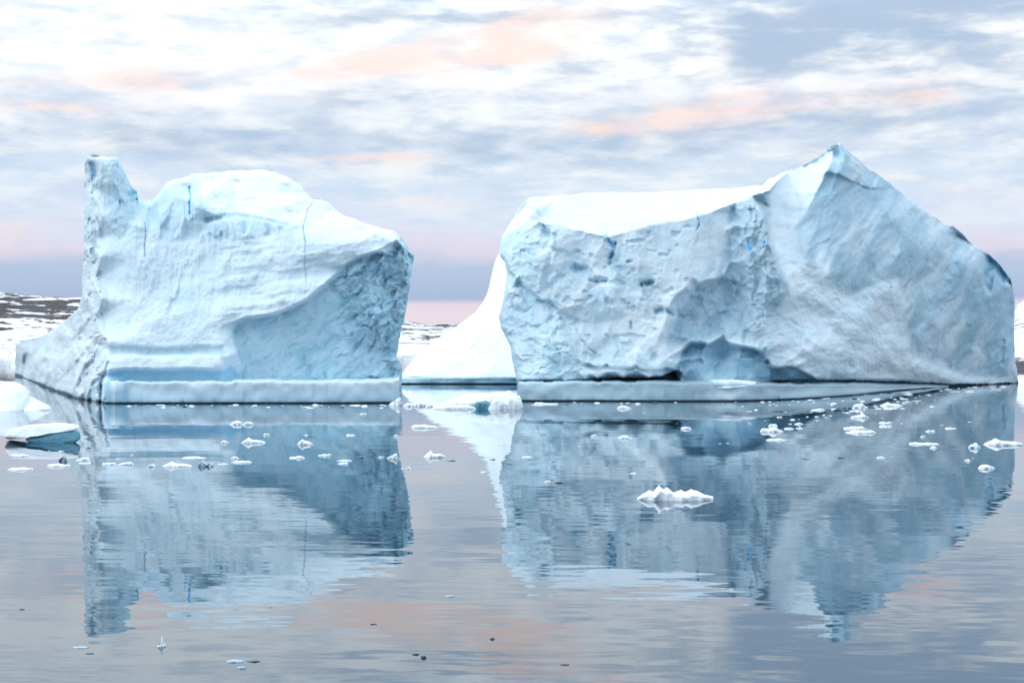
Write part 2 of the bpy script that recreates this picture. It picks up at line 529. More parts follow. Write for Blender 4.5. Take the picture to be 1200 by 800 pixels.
def left_detail(x, y, D):
    d = np.zeros_like(x)
    ro = samp(m_rough, x, y)
    fl = samp(m_flat, x, y) * ro
    sd = samp(m_side, x, y)
    ft = samp(m_foot, x, y)
    tw = samp(m_tower, x, y)
    nt_ = samp(m_notch, x, y)
    gv = samp(m_grv, x, y)
    sm = (1 - ro) * (1 - sd)
    # smooth snow face: broad hollows, faint flutes
    low = sstep(225, 330, y)
    d += sm * 0.05 * fbm(x / 4, y / 4, None, 17, 3)
    d += sm * sstep(250, 290, y) * 0.35 * facets((x + 0.4 * y) / 52, y / 38, 18, 1.4, 9)
    d += sm * (0.55 * fbm(x / 55, y / 40, None, 11, 3) * (1 - 0.5 * low) + 0.10 * fbm(x / 12, y / 22, None, 12, 4))
    up = (1 - sstep(330, 385, y)) * (1 - sstep(240, 330, x))
    d += sm * up * (0.30 * facets((x + 0.25 * y) / 24 + 0.5 * fbm(x / 20, y / 30, None, 3, 3), y / 46, 71, 1.2) + 0.22 * ridged(x / 13, y / 42, 14, 3) - 0.1)
    sw = sstep(262, 300, y) * (1 - sstep(370, 390, y)) * sstep(235, 270, x) * (1 - ro)
    d += sw * 0.28 * fbm((x * 0.9 + y * 0.5) / 60, (y + 0.12 * x) / 13, None, 19, 3)
    # broken right-hand face: diagonal fractures
    a = R(38)
    p, q = x * math.cos(a) - y * math.sin(a), x * math.sin(a) + y * math.cos(a)
    wx = 6 * fbm(x / 18, y / 18, None, 41, 3)
    wy = 6 * fbm(x / 18, y / 18, None, 43, 3)
    fr = 1.0 * facets((p + wx) / 26, (q + wy) / 10, 51, 1.7, 20) + 0.5 * facets((p + wx) / 12, (q + wy) / 6, 52, 1.8, 20) + 0.2 * facets((p + wx) / 5, (q + wy) / 3, 53, 1.6, 16)
    k = 0.30 + 0.70 * sstep(385, 455, x + 0.35 * (400 - y))
    d += ro * (1 - 0.55 * fl) * k * fr
    d += fl * 0.25 * (ridged(x / 22 + 0.3 * fbm(y / 30, x / 30, None, 5, 2), y / 75, 61, 3) - 0.5)
    # weathered left end: knobbly, pitted
    pit = fbm(x / 5.5, y / 8, None, 81, 3)
    d += sd * (0.6 * fbm(x / 10, y / 18, None, 82, 5) + 0.25 * sstep(0.22, 0.5, pit) + 0.35 * facets(x / 8, y / 17, 83, 1.6, 16))
    d += ft * sd * (1.4 * fbm((x + 0.35 * y) / 15, y / 34, None, 84, 4) + 1.0 * facets((x + 0.4 * y) / 13, y / 30, 85, 1.4))
    fold = [(103, 472), (112, 445), (118, 405)]
    for ln, w, dep in (([(105, 475), (108, 452), (117, 445), (118, 475)], 3.5, 0.6), ([(118, 475), (119, 448), (126, 425)], 2.0, 0.7), ([(146, 475), (147, 462)], 3, 0.5), ([(52, 458), (57, 440)], 2.5, 0.8), ([(84, 460), (98, 425)], 4, -1.2), ([(28, 440), (30, 418)], 2.5, 2.5)):
        d += dep * np.exp(-(pdist(x, y, ln) / w) ** 2)
    # colours and cracks, with painted shadow lines under the crest ledge
    C = np.tile(SNOW, x.shape + (1,))
    ic = 0.16 + 0.20 * fbm(x / 45, y / 35, None, 91, 4) * sm
    C = lerp3(C, ICE, np.clip(ic + 0.1 * up, 0, 1))
    C = lerp3(C, ICE * 0.97, np.clip(ro * (0.82 + 0.3 * fbm(x / 12, y / 12, None, 92, 4)), 0, 1))
    C = lerp3(C, TEAL, np.clip(ro * (0.16 + 0.5 * sstep(0.1, 0.5, fbm((p + wx) / 20, (q + wy) / 6, None, 93, 3))), 0, 0.7))
    C = lerp3(C, DIRTY * 1.15, np.clip(sd * (0.35 + 0.3 * fbm(x / 6, y / 9, None, 94, 3)), 0, 1))
    up2 = sstep(-0.35, 0.15, (300 - y) / 120.0)
    dk = sd * (1 - ft) * sstep(0.22, 0.42, pit) * up2
    C = lerp3(C, np.array([0.22, 0.36, 0.42]), np.clip(dk, 0, 0.5))
    pt2 = sd * ft * sstep(0.22, 0.4, fbm(x / 4, y / 6, None, 95, 3))
    C = lerp3(C, DIRTY * 0.7, np.clip(pt2, 0, 0.2))
    cap = np.exp(-(pdist(x, y, [(107, 192), (110, 203)]) / 4.5) ** 2)
    d += 0.9 * cap
    C = lerp3(C, DARK * 3.5, np.clip(cap, 0, 0.85))
    fc_ = samp(m_crest, x, y)
    C = lerp3(C, ICE, 0.38 * fc_)
    d += fc_ * 0.5 * facets(x / 9, y / 34, 67, 1.6, 18)
    dome = samp(m_dome, x, y)
    C = lerp3(C, SNOW * 1.0, 0.9 * dome)
    d += dome * (0.8 * fbm(x / 40, y / 16, None, 68, 4) + 0.10 * fbm(x / 9, y / 5, None, 69, 3))
    C = lerp3(C, ICE * 0.88, 0.75 * tw)
    d += tw * 0.25 * facets(x / 9, y / 9, 66, 1.4)
    C = lerp3(C, np.array([0.42, 0.68, 0.82]), nt_)
    C = lerp3(C, ICE * 0.85, gv * 0.8)
    for ln, w, dep, cc in (([(222, 220), (222.6, 230), (221, 242), (221.6, 252)], 0.8, 0.4, BLUE * 1.8), ([(169, 262), (170, 275), (169, 300)], 0.7, 0.2, ICE * .8),
                          ([(368, 234), (360, 248), (357, 265), (357, 285)], 0.6, 0.2, TEAL), ([(357, 285), (357.5, 300), (359, 330)], 0.5, 0.1, ICE),
                          ([(152, 228), (161, 225)], 2.5, 0.4, TEAL), ([(243, 259), (252, 256), (262, 254)], 3.2, 0.45, ICE * .78), ([(268, 254), (278, 252), (292, 254)], 3.0, 0.4, ICE * .75), ([(298, 256), (315, 259), (338, 263)], 2.4, 0.2, ICE * .85), ([(144, 475), (147, 458), (150, 475)], 2.2, 0.3, BLUE * 1.4),  # crest-ledge lines here are carved and painted shadow
                          ([(118, 474), (119, 452)], 1.5, 0.3, TEAL * 1.1), ([(28, 425), (30, 415)], 3, 0.6, ICE * 0.8), ([(54, 452), (58, 442)], 2, 0.3, ICE * 0.8)):
        jx, jy = 0.7 * fbm(x / 4, y / 4, None, 240, 2), 0.7 * fbm(x / 4, y / 4, None, 241, 2)
        g = np.exp(-(pdist(x + jx, y + jy, ln) / w) ** 2)
        d += dep * g
        C = lerp3(C, cc, np.clip(g * 1.0, 0, 0.8))
    g = sstep(3, 0, pdist(x, y, [(105, 472), (108, 456), (116, 450)])) * 0.8
    C = lerp3(C, ICE * np.array([0.7, 0.9, 1.0]), np.clip(g, 0, 1))
    # dark band along the waterline
    z = CH - (y - CY) / F * D
    wz = 0.10 + 0.16 * fbm(x / 5, y * 0, None, 96, 4) + 0.08 * ft * sstep(110, 60, x)
    C = lerp3(C, DARK * 1.3, sstep(wz + 0.05, wz - 0.05, z) * sstep(130, 124, x))
    d += sstep(wz + 0.1, wz - 0.05, z) * 0.5
    return d, C


relief('ice_body', L_top, L_left, L_right, 500, Ldm, left_detail, M_berg, lb, 1.0, 16)


def lshelf_col(px, zr, c):
    top = sstep(0.85, 1.0, zr)
    b = np.exp(-((px - 147) / 4) ** 2) + np.exp(-((px - 127) / 3) ** 2)
    c = lerp3(c, SNOW, 0.85 + 0 * px)
    c = lerp3(c, ICE * np.array([0.9, 1.0, 1.08]), 0.45 * (1 - sstep(0.2, 0.9, zr)) + 0.2)
    return lerp3(c, np.array([0.25, 0.58, 0.80]), np.clip(b * 0.6, 0, 0.8))


shelf('waterline_shelf', [(122, 92.2), (135, 91.7), (150, 92.0), (300, 91.95), (440, 92.0), (462, 92.3), (468, 94)], [(122, 1.38), (470, 1.42)], 6.5, M_shelf, lb, 1, lshelf_col)

# ================================================================== RIGHT ICEBERG
rb = empty('iceberg', at(860, 470, 96.0)[:2] + (0.0,))
tag(rb, 'massive iceberg with a long level snow top and a sharp blue-grey peak', 'iceberg')
R_top = [(588, 280), (592, 271), (598, 261), (606, 248), (613, 239), (619, 233), (640, 229.5), (665, 228), (692, 226), (730, 225.5), (770, 226), (805, 222.5), (840, 221.5), (870, 219.5), (893, 217), (903, 209), (912, 205), (925, 200), (945, 192), (960, 184), (972, 174), (979, 170), (984, 168.5), (992, 176), (1001, 182), (1012, 192), (1020, 199), (1027, 203), (1050, 222), (1080, 243), (1105, 262), (1118, 266), (1130, 275), (1137, 283), (1147, 290), (1160, 300), (1170, 309), (1177, 318), (1184, 326), (1189, 345)]
R_left = [(150, 588), (280, 588), (297, 585.5), (304, 591), (320, 594), (345, 591), (360, 587), (372, 585), (385, 588), (396, 593), (406, 598), (420, 600), (430, 602), (447, 606), (540, 608)]
R_right = [(150, 1189), (345, 1189), (400, 1188), (425, 1190), (442, 1193), (540, 1193)]
P = []


def below(x, d):
    return [(x, 520, d), (x, 470, d)]


P += [(606, 446, 97.5), (588, 280, 105), (586, 298, 104.2), (594, 320, 102.5), (591, 345, 101.5), (586, 372, 101), (598, 405, 99.5), (603, 430, 98.4)] + below(606, 97.5)
P += lip([(612, 445, 96.6), (650, 444.5, 96.0), (685, 444, 96.2)], 0.7) + below(630, 97.2) + below(685, 97.4)
P += lip([(700, 443.5, 96.2), (730, 443.5, 96.2), (760, 443.5, 96.4), (776, 441, 96.8), (790, 434, 97.3)], 2.3) + below(740, 98.6) + below(790, 99.5)
P += [(690, 438, 96.3), (720, 437, 96.1), (760, 437, 96.4)]
P += lip([(690, 425.5, 96.7), (712, 427.5, 96.6), (745, 428, 96.6), (780, 430.5, 96.9)], 0.45, 1.0)
P += [(705, 432.5, 96.3), (745, 433.5, 96.2)]
# alcove with a block of clear ice
P += lip([(796, 424, 97.5), (802, 410, 98.0), (811, 401.5, 98.2), (823, 401.5, 98.2), (832, 404, 98.1), (845, 396.5, 98.0), (855, 403, 98.1), (868, 406, 98.1), (882, 408, 98.1), (893, 413, 98.1), (900, 421, 98.2), (906, 429, 98.2)], 1.3)
P += [(812, 420, 98.5), (828, 412, 99.4), (838, 425, 98.9), (846, 415, 99.6), (850, 444, 97.7), (858, 418, 99.0), (870, 415, 98.6), (873, 432, 98.8), (855, 440, 98.2), (880, 440, 98.5), (825, 446, 97.7), (800, 436, 98.4), (890, 428, 98.8), (888, 444, 99.2), (840, 448, 97.3)] + below(810, 97.5) + below(850, 97.2) + below(880, 98.4)
P += lip([(906, 430, 98.3), (915, 431.5, 98.4), (924, 429, 98.6), (933, 431, 99.2), (945, 438, 100.0), (955, 443, 100.8)], 0.9)
P += [(912, 440, 99.6), (928, 440, 99.4)]
P += lip([(970, 444.5, 102.6), (1000, 445, 106.4), (1030, 445.5, 111.4), (1060, 446.5, 117.0)], 2.2) + below(905, 100.4) + below(950, 102.8) + below(1000, 108.6) + below(1060, 118.5)
P += lip([(1090, 449, 122.6), (1120, 450.5, 126.6), (1150, 450, 130.7), (1193, 448, 136)], 0.5) + below(1110, 126.5) + below(1150, 131.2) + below(1193, 136.5)
# upper rim and snow roof
P += [(619, 233, 107), (640, 229, 113), (700, 226, 114), (770, 226, 114.5), (850, 221, 113.5), (893, 217, 113)]
P += [(627, 244, 100.4), (632, 258, 99.9), (618, 255, 102), (604, 270, 102.8), (640, 262, 99.6), (670, 268, 99.0), (690, 272, 98.9), (712, 279, 98.7), (735, 272, 99.0), (765, 262, 99.3), (800, 258, 99.4), (830, 250, 99.6), (850, 242, 99.9), (660, 245, 105.5), (720, 245, 106.5), (790, 240, 107), (650, 235, 109), (860, 230, 105)]
# front
P += [(612, 275, 101.3), (600, 295, 102.0), (615, 330, 99.8), (600, 340, 100.6), (640, 300, 98.7), (620, 290, 100.0)]
P += lip([(596, 320, 101.2), (607, 330, 100.3), (618, 338, 99.6), (628, 346, 99.1), (636, 352, 98.7), (648, 356, 98.4), (654, 364, 98.2)], 0.9)
P += [(612, 370, 99.6), (620, 400, 98.4), (640, 385, 98.2), (640, 420, 97.2), (660, 400, 97.5), (672, 430, 96.8), (655, 378, 98.0)]
P += [(668, 385, 98.2), (680, 405, 97.7), (690, 415, 97.3), (700, 350, 97.9), (690, 380, 98.2), (700, 400, 97.4), (730, 405, 97.0), (740, 370, 97.6), (670, 320, 98.6), (690, 300, 98.7), (712, 310, 98.9), (716, 340, 98.1), (750, 300, 98.5), (750, 340, 98.0), (770, 400, 97.3), (780, 420, 97.0), (735, 300, 98.6), (760, 330, 98.0)]
P += [(800, 300, 98.5), (830, 290, 99.0), (812, 325, 98.2), (790, 350, 98.0), (845, 300, 99.3), (850, 270, 99.7)]
P += lip([(820, 334, 98.3), (828, 330, 98.3), (838, 328, 98.4), (845, 325, 98.8)], 1.1, 1.0)
P += [(812, 350, 99.0), (798, 380, 99.2), (786, 395, 98.6), (830, 350, 99.6), (830, 385, 99.6), (860, 370, 99.5), (850, 390, 99.0), (880, 395, 98.6), (795, 400, 98.6)]
# fin
P += [(901, 223, 98.6), (893, 225, 99.2), (880, 228, 100), (862, 236, 100.8), (857, 250, 100.6), (858, 275, 100.0), (852, 300, 99.9), (872, 262, 99.4), (880, 285, 98.9), (896, 255, 98.2), (902, 285, 98.0), (910, 308, 98.2), (918, 325, 98.5), (926, 345, 99.0), (900, 330, 98.2), (880, 315, 98.8), (868, 330, 99.4), (895, 370, 98.8), (915, 380, 99.2), (925, 400, 98.9), (900, 405, 98.2)]
P += [(904.5, 226, 107.8), (902.5, 244, 105.8), (905.5, 262, 103.6), (909, 280, 101.8), (915, 303, 100.9), (924, 324, 101.3), (932, 342, 101)]
P += [(925, 200, 114.5), (945, 192, 115), (915, 235, 108.8), (930, 225, 110.8), (920, 262, 105.0), (936, 244, 107.4), (950, 215, 111.5), (965, 190, 113.5), (976, 173, 113.2), (914, 272, 103.4)]
P += [(984, 169, 110.5), (974, 188, 109), (965, 208, 107.8), (957, 225, 106.8), (946, 245, 105.6), (936, 262, 104.6), (925, 272, 103.8)]
# right-hand face
P += [(1000, 182, 112.4), (1027, 204, 115.5), (1050, 222, 118), (1080, 243, 121.5), (1105, 262, 124.5), (1130, 275, 127.5), (1165, 304, 131.5), (1184, 327, 135), (1189, 345, 136.4)]
P += lip([(968, 202, 107.6), (985, 208, 108.5), (1000, 216, 109.8), (1018, 222, 111.6)], 0.5, 1.0)
P += [(990, 190, 109.9), (1010, 205, 112.0), (985, 245, 107.6), (960, 270, 105.2), (1000, 270, 108.2), (960, 300, 103.8), (1000, 310, 107.5), (1040, 250, 113.0), (1040, 290, 112.0), (1080, 290, 117.2), (1090, 330, 118.8), (1130, 310, 123.8), (1155, 330, 127.8), (1178, 350, 132.6), (1150, 380, 128.3), (1180, 400, 133.9), (1110, 380, 122.6), (1090, 410, 120.5), (1130, 425, 127), (1185, 435, 135.2)]
P += [(950, 308, 102.6), (975, 328, 104.6), (1000, 345, 107.4), (1030, 338, 110.4), (1052, 325, 113.0), (1057, 360, 113.6), (1060, 400, 114.8), (1062, 425, 116.3)]
P += [(925, 290, 102.6), (940, 285, 103.2), (935, 320, 101.2), (950, 345, 102.0), (980, 365, 104.4), (1020, 370, 108.6), (930, 370, 100.2), (960, 400, 101.4), (1000, 415, 105.8), (1035, 415, 110.8), (940, 425, 99.6), (1000, 435, 105.8), (1060, 440, 116.6), (1090, 435, 121.6), (975, 435, 102.8)]
Rdm = interp_map(P, 0.8)
m_ = poly_map([(995, 215), (1190, 345), (1195, 435), (910, 435), (905, 300), (935, 300), (960, 260)], 8)
Rdm = Rdm * (1 - m_) + blur(Rdm, 7) * m_
m_alc = poly_map([(795, 426), (801, 411), (810, 402), (823, 401), (832, 404), (845, 396), (856, 403), (882, 408), (893, 413), (905, 429), (905, 460), (790, 460), (784, 442)], 1.2)
m_arch2 = poly_map([(903, 432), (915, 431), (924, 429), (934, 431), (945, 438), (958, 444), (958, 460), (903, 460)], 1.0)
m_face = poly_map([(984, 160), (974, 188), (965, 208), (957, 225), (946, 245), (932, 268), (945, 308), (975, 330), (1000, 346), (1030, 340), (1052, 322), (1058, 355), (1062, 400), (1095, 430), (1130, 444), (1200, 444), (1210, 300), (1100, 240)], 3)
m_facet = poly_map([(780, 400), (800, 360), (818, 336), (845, 328), (852, 300), (856, 240), (905, 220), (904, 280), (926, 340), (905, 370), (885, 400), (840, 395), (800, 405)], 2.2)
m_lrough = poly_map([(580, 285), (600, 262), (628, 258), (640, 290), (625, 335), (655, 362), (662, 380), (690, 440), (600, 450), (580, 380)], 6)
m_roof = poly_map([(580, 220), (600, 262), (627, 243), (632, 256), (670, 266), (712, 277), (765, 261), (800, 256), (850, 240), (880, 226), (902, 220), (903, 285), (925, 272), (946, 243), (984, 165), (700, 200)], 2.5)
m_lowdark = poly_map([(685, 426), (712, 429), (745, 430), (785, 432), (785, 436), (745, 435), (700, 435), (685, 430)], 1.2)
m_apron = poly_map([(905, 300), (950, 308), (1000, 345), (1052, 322), (1060, 400), (1095, 432), (1130, 446), (905, 446), (890, 400), (925, 360)], 6)
m_rdark = poly_map([(1155, 300), (1163, 298), (1178, 318), (1186, 335), (1176, 332), (1166, 318), (1160, 345), (1154, 335)], 1.6)


def right_detail(x, y, D):
    d = np.zeros_like(x)
    al, a2, fc, ft = samp(m_alc, x, y), samp(m_arch2, x, y), samp(m_face, x, y), samp(m_facet, x, y)
    lr, rf, ap = samp(m_lrough, x, y), samp(m_roof, x, y), samp(m_apron, x, y)
    ld, rk = samp(m_lowdark, x, y), samp(m_rdark, x, y)
    rest = np.clip(1 - al - fc - rf, 0, 1)
    # pockmarked front
    mid = rest * sstep(600, 640, x) * (1 - sstep(900, 930, x))
    wx = 7 * fbm(x / 22, y / 22, None, 141, 3)
    wy = 7 * fbm(x / 22, y / 22, None, 143, 3)
    d += mid * (0.7 * fbm(x / 50, y / 70, None, 111, 3, 0.42) + 0.62 * facets((x + wx) / 34, (y + wy) / 62, 121, 1.8, 18) + 0.14 * facets((x + wx) / 13, (y + wy) / 22, 122, 1.5, 16) * (0.5 + fbm(x / 40, y / 40, None, 125, 2)) + 0.05 * fbm(x / 4, y / 5, None, 126, 3)) * (1 - 0.85 * sstep(750, 800, x) * (1 - sstep(320, 345, y)))
    hol = fbm(x / 13, y / 11, None, 131, 2)
    d += mid * sstep(640, 680, x) * (1 - sstep(800, 830, x)) * 0.22 * sstep(0.2, 0.6, hol)
    d += lr * (0.40 * facets((x + wx) / 16, (y + wy) / 14, 151, 1.4) + 0.22 * facets((x + wx) / 6, (y + wy) / 5, 152, 1.4))
    # diagonal flutes on the great right-hand face
    a = R(-62)
    q, p = 0.47 * x - 0.88 * y, 0.88 * x + 0.47 * y
    fw = 8 * fbm(x / 30, y / 30, None, 161, 3)
    face = fc * (1 - ap * 0.6)
    d += face * (1.0 * fbm((q + fw) / 80, (p + fw) / 26, None, 162, 4, 0.42) + 0.5 * facets((q + fw) / 60, (p + fw) / 20, 163, 1.3) + 0.22 * facets((q + fw) / 26, (p + fw) / 9, 164, 1.6, 16) + 0.05 * facets((q + fw) / 9, (p + fw) / 5, 167, 1.6, 16) + 0.6 * ridged(x / 34 + y / 90, y / 150, 165, 2) * sstep(1060, 1120, x))
    d += ap * (1.0 * fbm(x / 40, y / 34, None, 171, 4, 0.42) + 0.3 * facets((x + wx) / 24, (y + wy) / 30, 172, 1.3) + 0.12 * fbm(x / 6, y / 6, None, 174, 3))
    d += ft * (0.6 * facets((x + wx * 0.7) / 13, (y + wy) / 20, 181, 1.5) + 0.25 * facets((x + wx) / 6, (y + wy) / 8, 182, 1.5))
    d += rf * (0.8 * fbm(x / 60, y / 18, None, 191, 3))
    d += al * 0.9 * facets((x + 0.5 * wx) / 24, (y + 0.5 * wy + 0.3 * x) / 22, 198, 2.2, 24)
    C = np.tile(SNOW, x.shape + (1,))
    C = lerp3(C, ICE, np.clip(mid * (0.13 + 0.8 * fbm(x / 25, y / 25, None, 201, 4)), 0, 1))
    C = lerp3(C, ICE, np.clip(lr * (0.5 + 0.3 * fbm(x / 12, y / 12, None, 202, 4)), 0, 1))
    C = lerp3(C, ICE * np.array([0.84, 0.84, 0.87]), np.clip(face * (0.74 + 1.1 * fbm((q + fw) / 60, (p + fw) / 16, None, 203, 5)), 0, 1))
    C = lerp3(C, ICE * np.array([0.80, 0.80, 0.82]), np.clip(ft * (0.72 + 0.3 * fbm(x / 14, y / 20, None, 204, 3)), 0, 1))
    C = lerp3(C, ICE, np.clip(ap * (0.08 + 0.5 * fbm(x / 26, y / 26, None, 205, 4)), 0, 1))
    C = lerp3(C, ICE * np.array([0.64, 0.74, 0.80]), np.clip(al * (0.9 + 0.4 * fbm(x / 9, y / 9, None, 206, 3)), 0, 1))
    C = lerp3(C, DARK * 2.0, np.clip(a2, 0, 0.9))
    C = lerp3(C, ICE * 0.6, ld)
    C = lerp3(C, DARK * 4.0, np.clip(rk * (0.6 + 1.6 * fbm(x / 4, y / 8, None, 207, 2)), 0, 0.9))
    d += rk * 1.5
    C = lerp3(C, SNOW * 0.87, np.clip(rf * (1 - fc), 0, 1) * 0.9)
    for ln, w, dep, cc, s in (([(710, 277), (715, 284), (720, 290)], 1.5, 0.5, BLUE * 1.5, .8), ([(722, 285), (720, 292), (716, 303), (715, 309)], 1.6, 0.7, BLUE, .95), ([(717, 305), (728, 318), (730, 330)], 5, 0.3, ICE * 0.9, .5),
                              ([(817, 252), (819, 262), (817, 270)], 1.0, 0.4, BLUE * 1.3, .9), ([(877, 284), (880, 293)], 1.6, 0.4, BLUE * 2.0, .6), ([(897, 285), (896, 292)], 1.2, 0.4, BLUE * 1.8, .8),
                              ([(637, 263), (640, 272), (646, 276)], 4, 0.7, TEAL, .75), ([(645, 264), (660, 266), (668, 270)], 1.8, 0.4, TEAL, .6), ([(651, 275), (652, 288)], 2, 0.35, TEAL, .5),
                              ([(673, 315), (683, 318)], 5, 0.7, TEAL * 1.2, .7), ([(690, 329), (700, 331), (710, 329)], 1.6, 0.6, TEAL * 0.9, .8), ([(752, 333), (763, 331)], 3.5, 0.9, TEAL * 0.9, .8), ([(770, 365), (776, 362), (788, 368)], 3.0, 0.7, TEAL, .7),
                              ([(736, 307), (741, 305)], 1.2, 0.3, TEAL * 0.7, .8), ([(706, 314), (710, 313)], 1.2, 0.3, TEAL * .7, .7), ([(692, 299), (695, 300)], 2.2, 0.4, TEAL, .7), ([(735, 357), (736, 362)], 2.5, 0.4, TEAL, .6), ([(739, 378), (740, 384)], 1.2, 0.3, TEAL * .8, .7),
                              ([(651, 375), (657, 373)], 1.8, 0.5, TEAL * 0.8, .8), ([(630, 352), (645, 354), (652, 362)], 1.2, 0.4, TEAL * .6, .7), ([(600, 432), (611, 429)], 1.2, 0.3, np.array([.2, .55, .55]), .7),
                              ([(588, 299), (593, 308), (597, 319), (606, 328)], 1.0, 0.5, DIRTY * .4, .7), ([(627, 243), (632, 250)], 2.0, 0.3, TEAL * .8, .7), ([(675, 382), (681, 396), (690, 408), (698, 414)], 1.3, 0.4, DIRTY, .6),
                              ([(1043, 336), (1044, 337)], 1.2, 0.5, np.array([.02, .3, .4]), .9), 
                              ([(1175, 400), (1173, 425)], 2.5, 0.8, ICE * .8, .4), ([(1000, 182), (1012, 192), (1026, 203)], 2.2, 0.5, DIRTY * .5, .6), ([(1118, 275), (1130, 280), (1136, 284)], 4.0, 1.0, ICE * .5, .7), ([(968, 201), (985, 207), (1000, 215), (1015, 222)], 1.0, 0.4, ICE * .6, .5),
                              ([(893, 226), (897, 240)], 4, 0.3, ICE * .6, .7), ([(978, 340), (981, 355)], 6, .5, ICE * .9, .3)):
        g = np.exp(-(pdist(x + 0.8 * fbm(x / 3, y / 3, None, 220, 2), y + 0.8 * fbm(x / 3, y / 3, None, 221, 2), ln) / w) ** 2)
        br_ = 0.55 + 0.45 * np.clip(1 + 2.5 * fbm(x / 5, y / 5, None, 222, 2), 0, 1.4)
        d += dep * g * (0.45 if w < 3 else 0.8) * br_
        C = lerp3(C, cc, np.clip(g * 0.9 * br_, 0, s * (1.0 if cc[2] > 2.4 * cc[0] else 0.55)))
    # undercut above the shelf, its shade painted near-black, hung with short icicles
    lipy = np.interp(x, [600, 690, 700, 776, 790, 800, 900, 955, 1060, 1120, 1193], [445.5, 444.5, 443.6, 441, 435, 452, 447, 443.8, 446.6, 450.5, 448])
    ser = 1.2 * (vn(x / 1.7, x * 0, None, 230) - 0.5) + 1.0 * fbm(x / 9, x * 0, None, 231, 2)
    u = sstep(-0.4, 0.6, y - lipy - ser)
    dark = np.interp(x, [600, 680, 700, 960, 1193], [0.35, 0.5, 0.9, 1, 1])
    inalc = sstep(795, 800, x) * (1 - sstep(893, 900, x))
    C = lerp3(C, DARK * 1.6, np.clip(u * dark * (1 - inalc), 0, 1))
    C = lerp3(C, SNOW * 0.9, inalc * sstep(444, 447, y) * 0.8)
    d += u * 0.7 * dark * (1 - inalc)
    return d, C


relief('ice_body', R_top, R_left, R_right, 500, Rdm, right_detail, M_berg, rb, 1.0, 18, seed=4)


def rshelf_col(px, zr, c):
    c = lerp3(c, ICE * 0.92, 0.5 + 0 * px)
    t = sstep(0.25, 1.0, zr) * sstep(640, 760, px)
    c = lerp3(c, ICE * 0.52, t * 0.75)  # dim reflection painted into the colour, darker towards the shelf top
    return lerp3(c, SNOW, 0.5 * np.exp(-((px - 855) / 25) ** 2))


wl = [(608, 470), (700, 470), (800, 470.3), (860, 470), (900, 469), (930, 467.8), (960, 466), (1000, 463), (1030, 460), (1060, 457), (1085, 455), (1112, 453)]
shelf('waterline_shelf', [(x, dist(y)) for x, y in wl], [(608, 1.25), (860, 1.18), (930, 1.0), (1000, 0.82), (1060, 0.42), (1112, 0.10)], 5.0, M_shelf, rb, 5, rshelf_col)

M_slush = ice_material('fallen_snow', 2.0, 0.03, (0.5, 0.06), 0.8, attr=False, color=(0.80, 0.87, 0.92))
# snow ramp of the right berg, seen through the gap
S_top = [(469, 441.5), (474, 434), (480, 426), (490, 415), (500, 406), (515, 395), (530, 386), (545, 375), (557, 366), (566, 354), (571, 344), (574, 332), (577, 318), (580, 306), (585, 296), (589, 275), (600, 262), (640, 252)]
S_left = [(150, 469), (540, 469)]
S_right = [(150, 640), (540, 640)]
P = [(469, 441, 137), (500, 405, 142), (530, 385, 145), (560, 362, 148), (576, 320, 153), (590, 270, 158), (640, 250, 158), (469, 520, 133.9), (555, 520, 133.9), (640, 520, 133.9), (480, 443, 133.9), (560, 443.5, 133.8), (640, 445, 133.8), (540, 415, 138), (570, 380, 142), (600, 340, 147), (600, 400, 139.5), (640, 330, 147), (640, 400, 139)]
Sdm = interp_map(P, 4)


def slope_detail(x, y, D):
    d = 0.9 * fbm(x / 60, y / 50, None, 301, 4) + 0.12 * fbm((x + y) / 9, (y - x) / 30, None, 302, 3)
    C = np.tile(SNOW * 1.02, x.shape + (1,))
    u = sstep(441.2, 442.4, y - (x - 469) * 0.02)
    C = lerp3(C, ICE * 0.5, u)
    d = d * (1 - sstep(425, 441, y)) + u * 0.8
    return d, C


relief('snow_slope', S_top, S_left, S_right, 500, Sdm, slope_detail, M_slope, rb, 1.0, 10, edge_noise=0.35)


def sshelf_col(px, zr, c):
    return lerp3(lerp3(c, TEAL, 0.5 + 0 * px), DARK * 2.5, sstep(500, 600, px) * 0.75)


shelf('ramp_shelf', [(464, 133.6), (520, 133.2), (600, 133.0), (640, 133.0)], [(464, 0.52), (500, 0.60), (640, 0.62)], 4.0, M_shelf, rb, 9, sshelf_col)

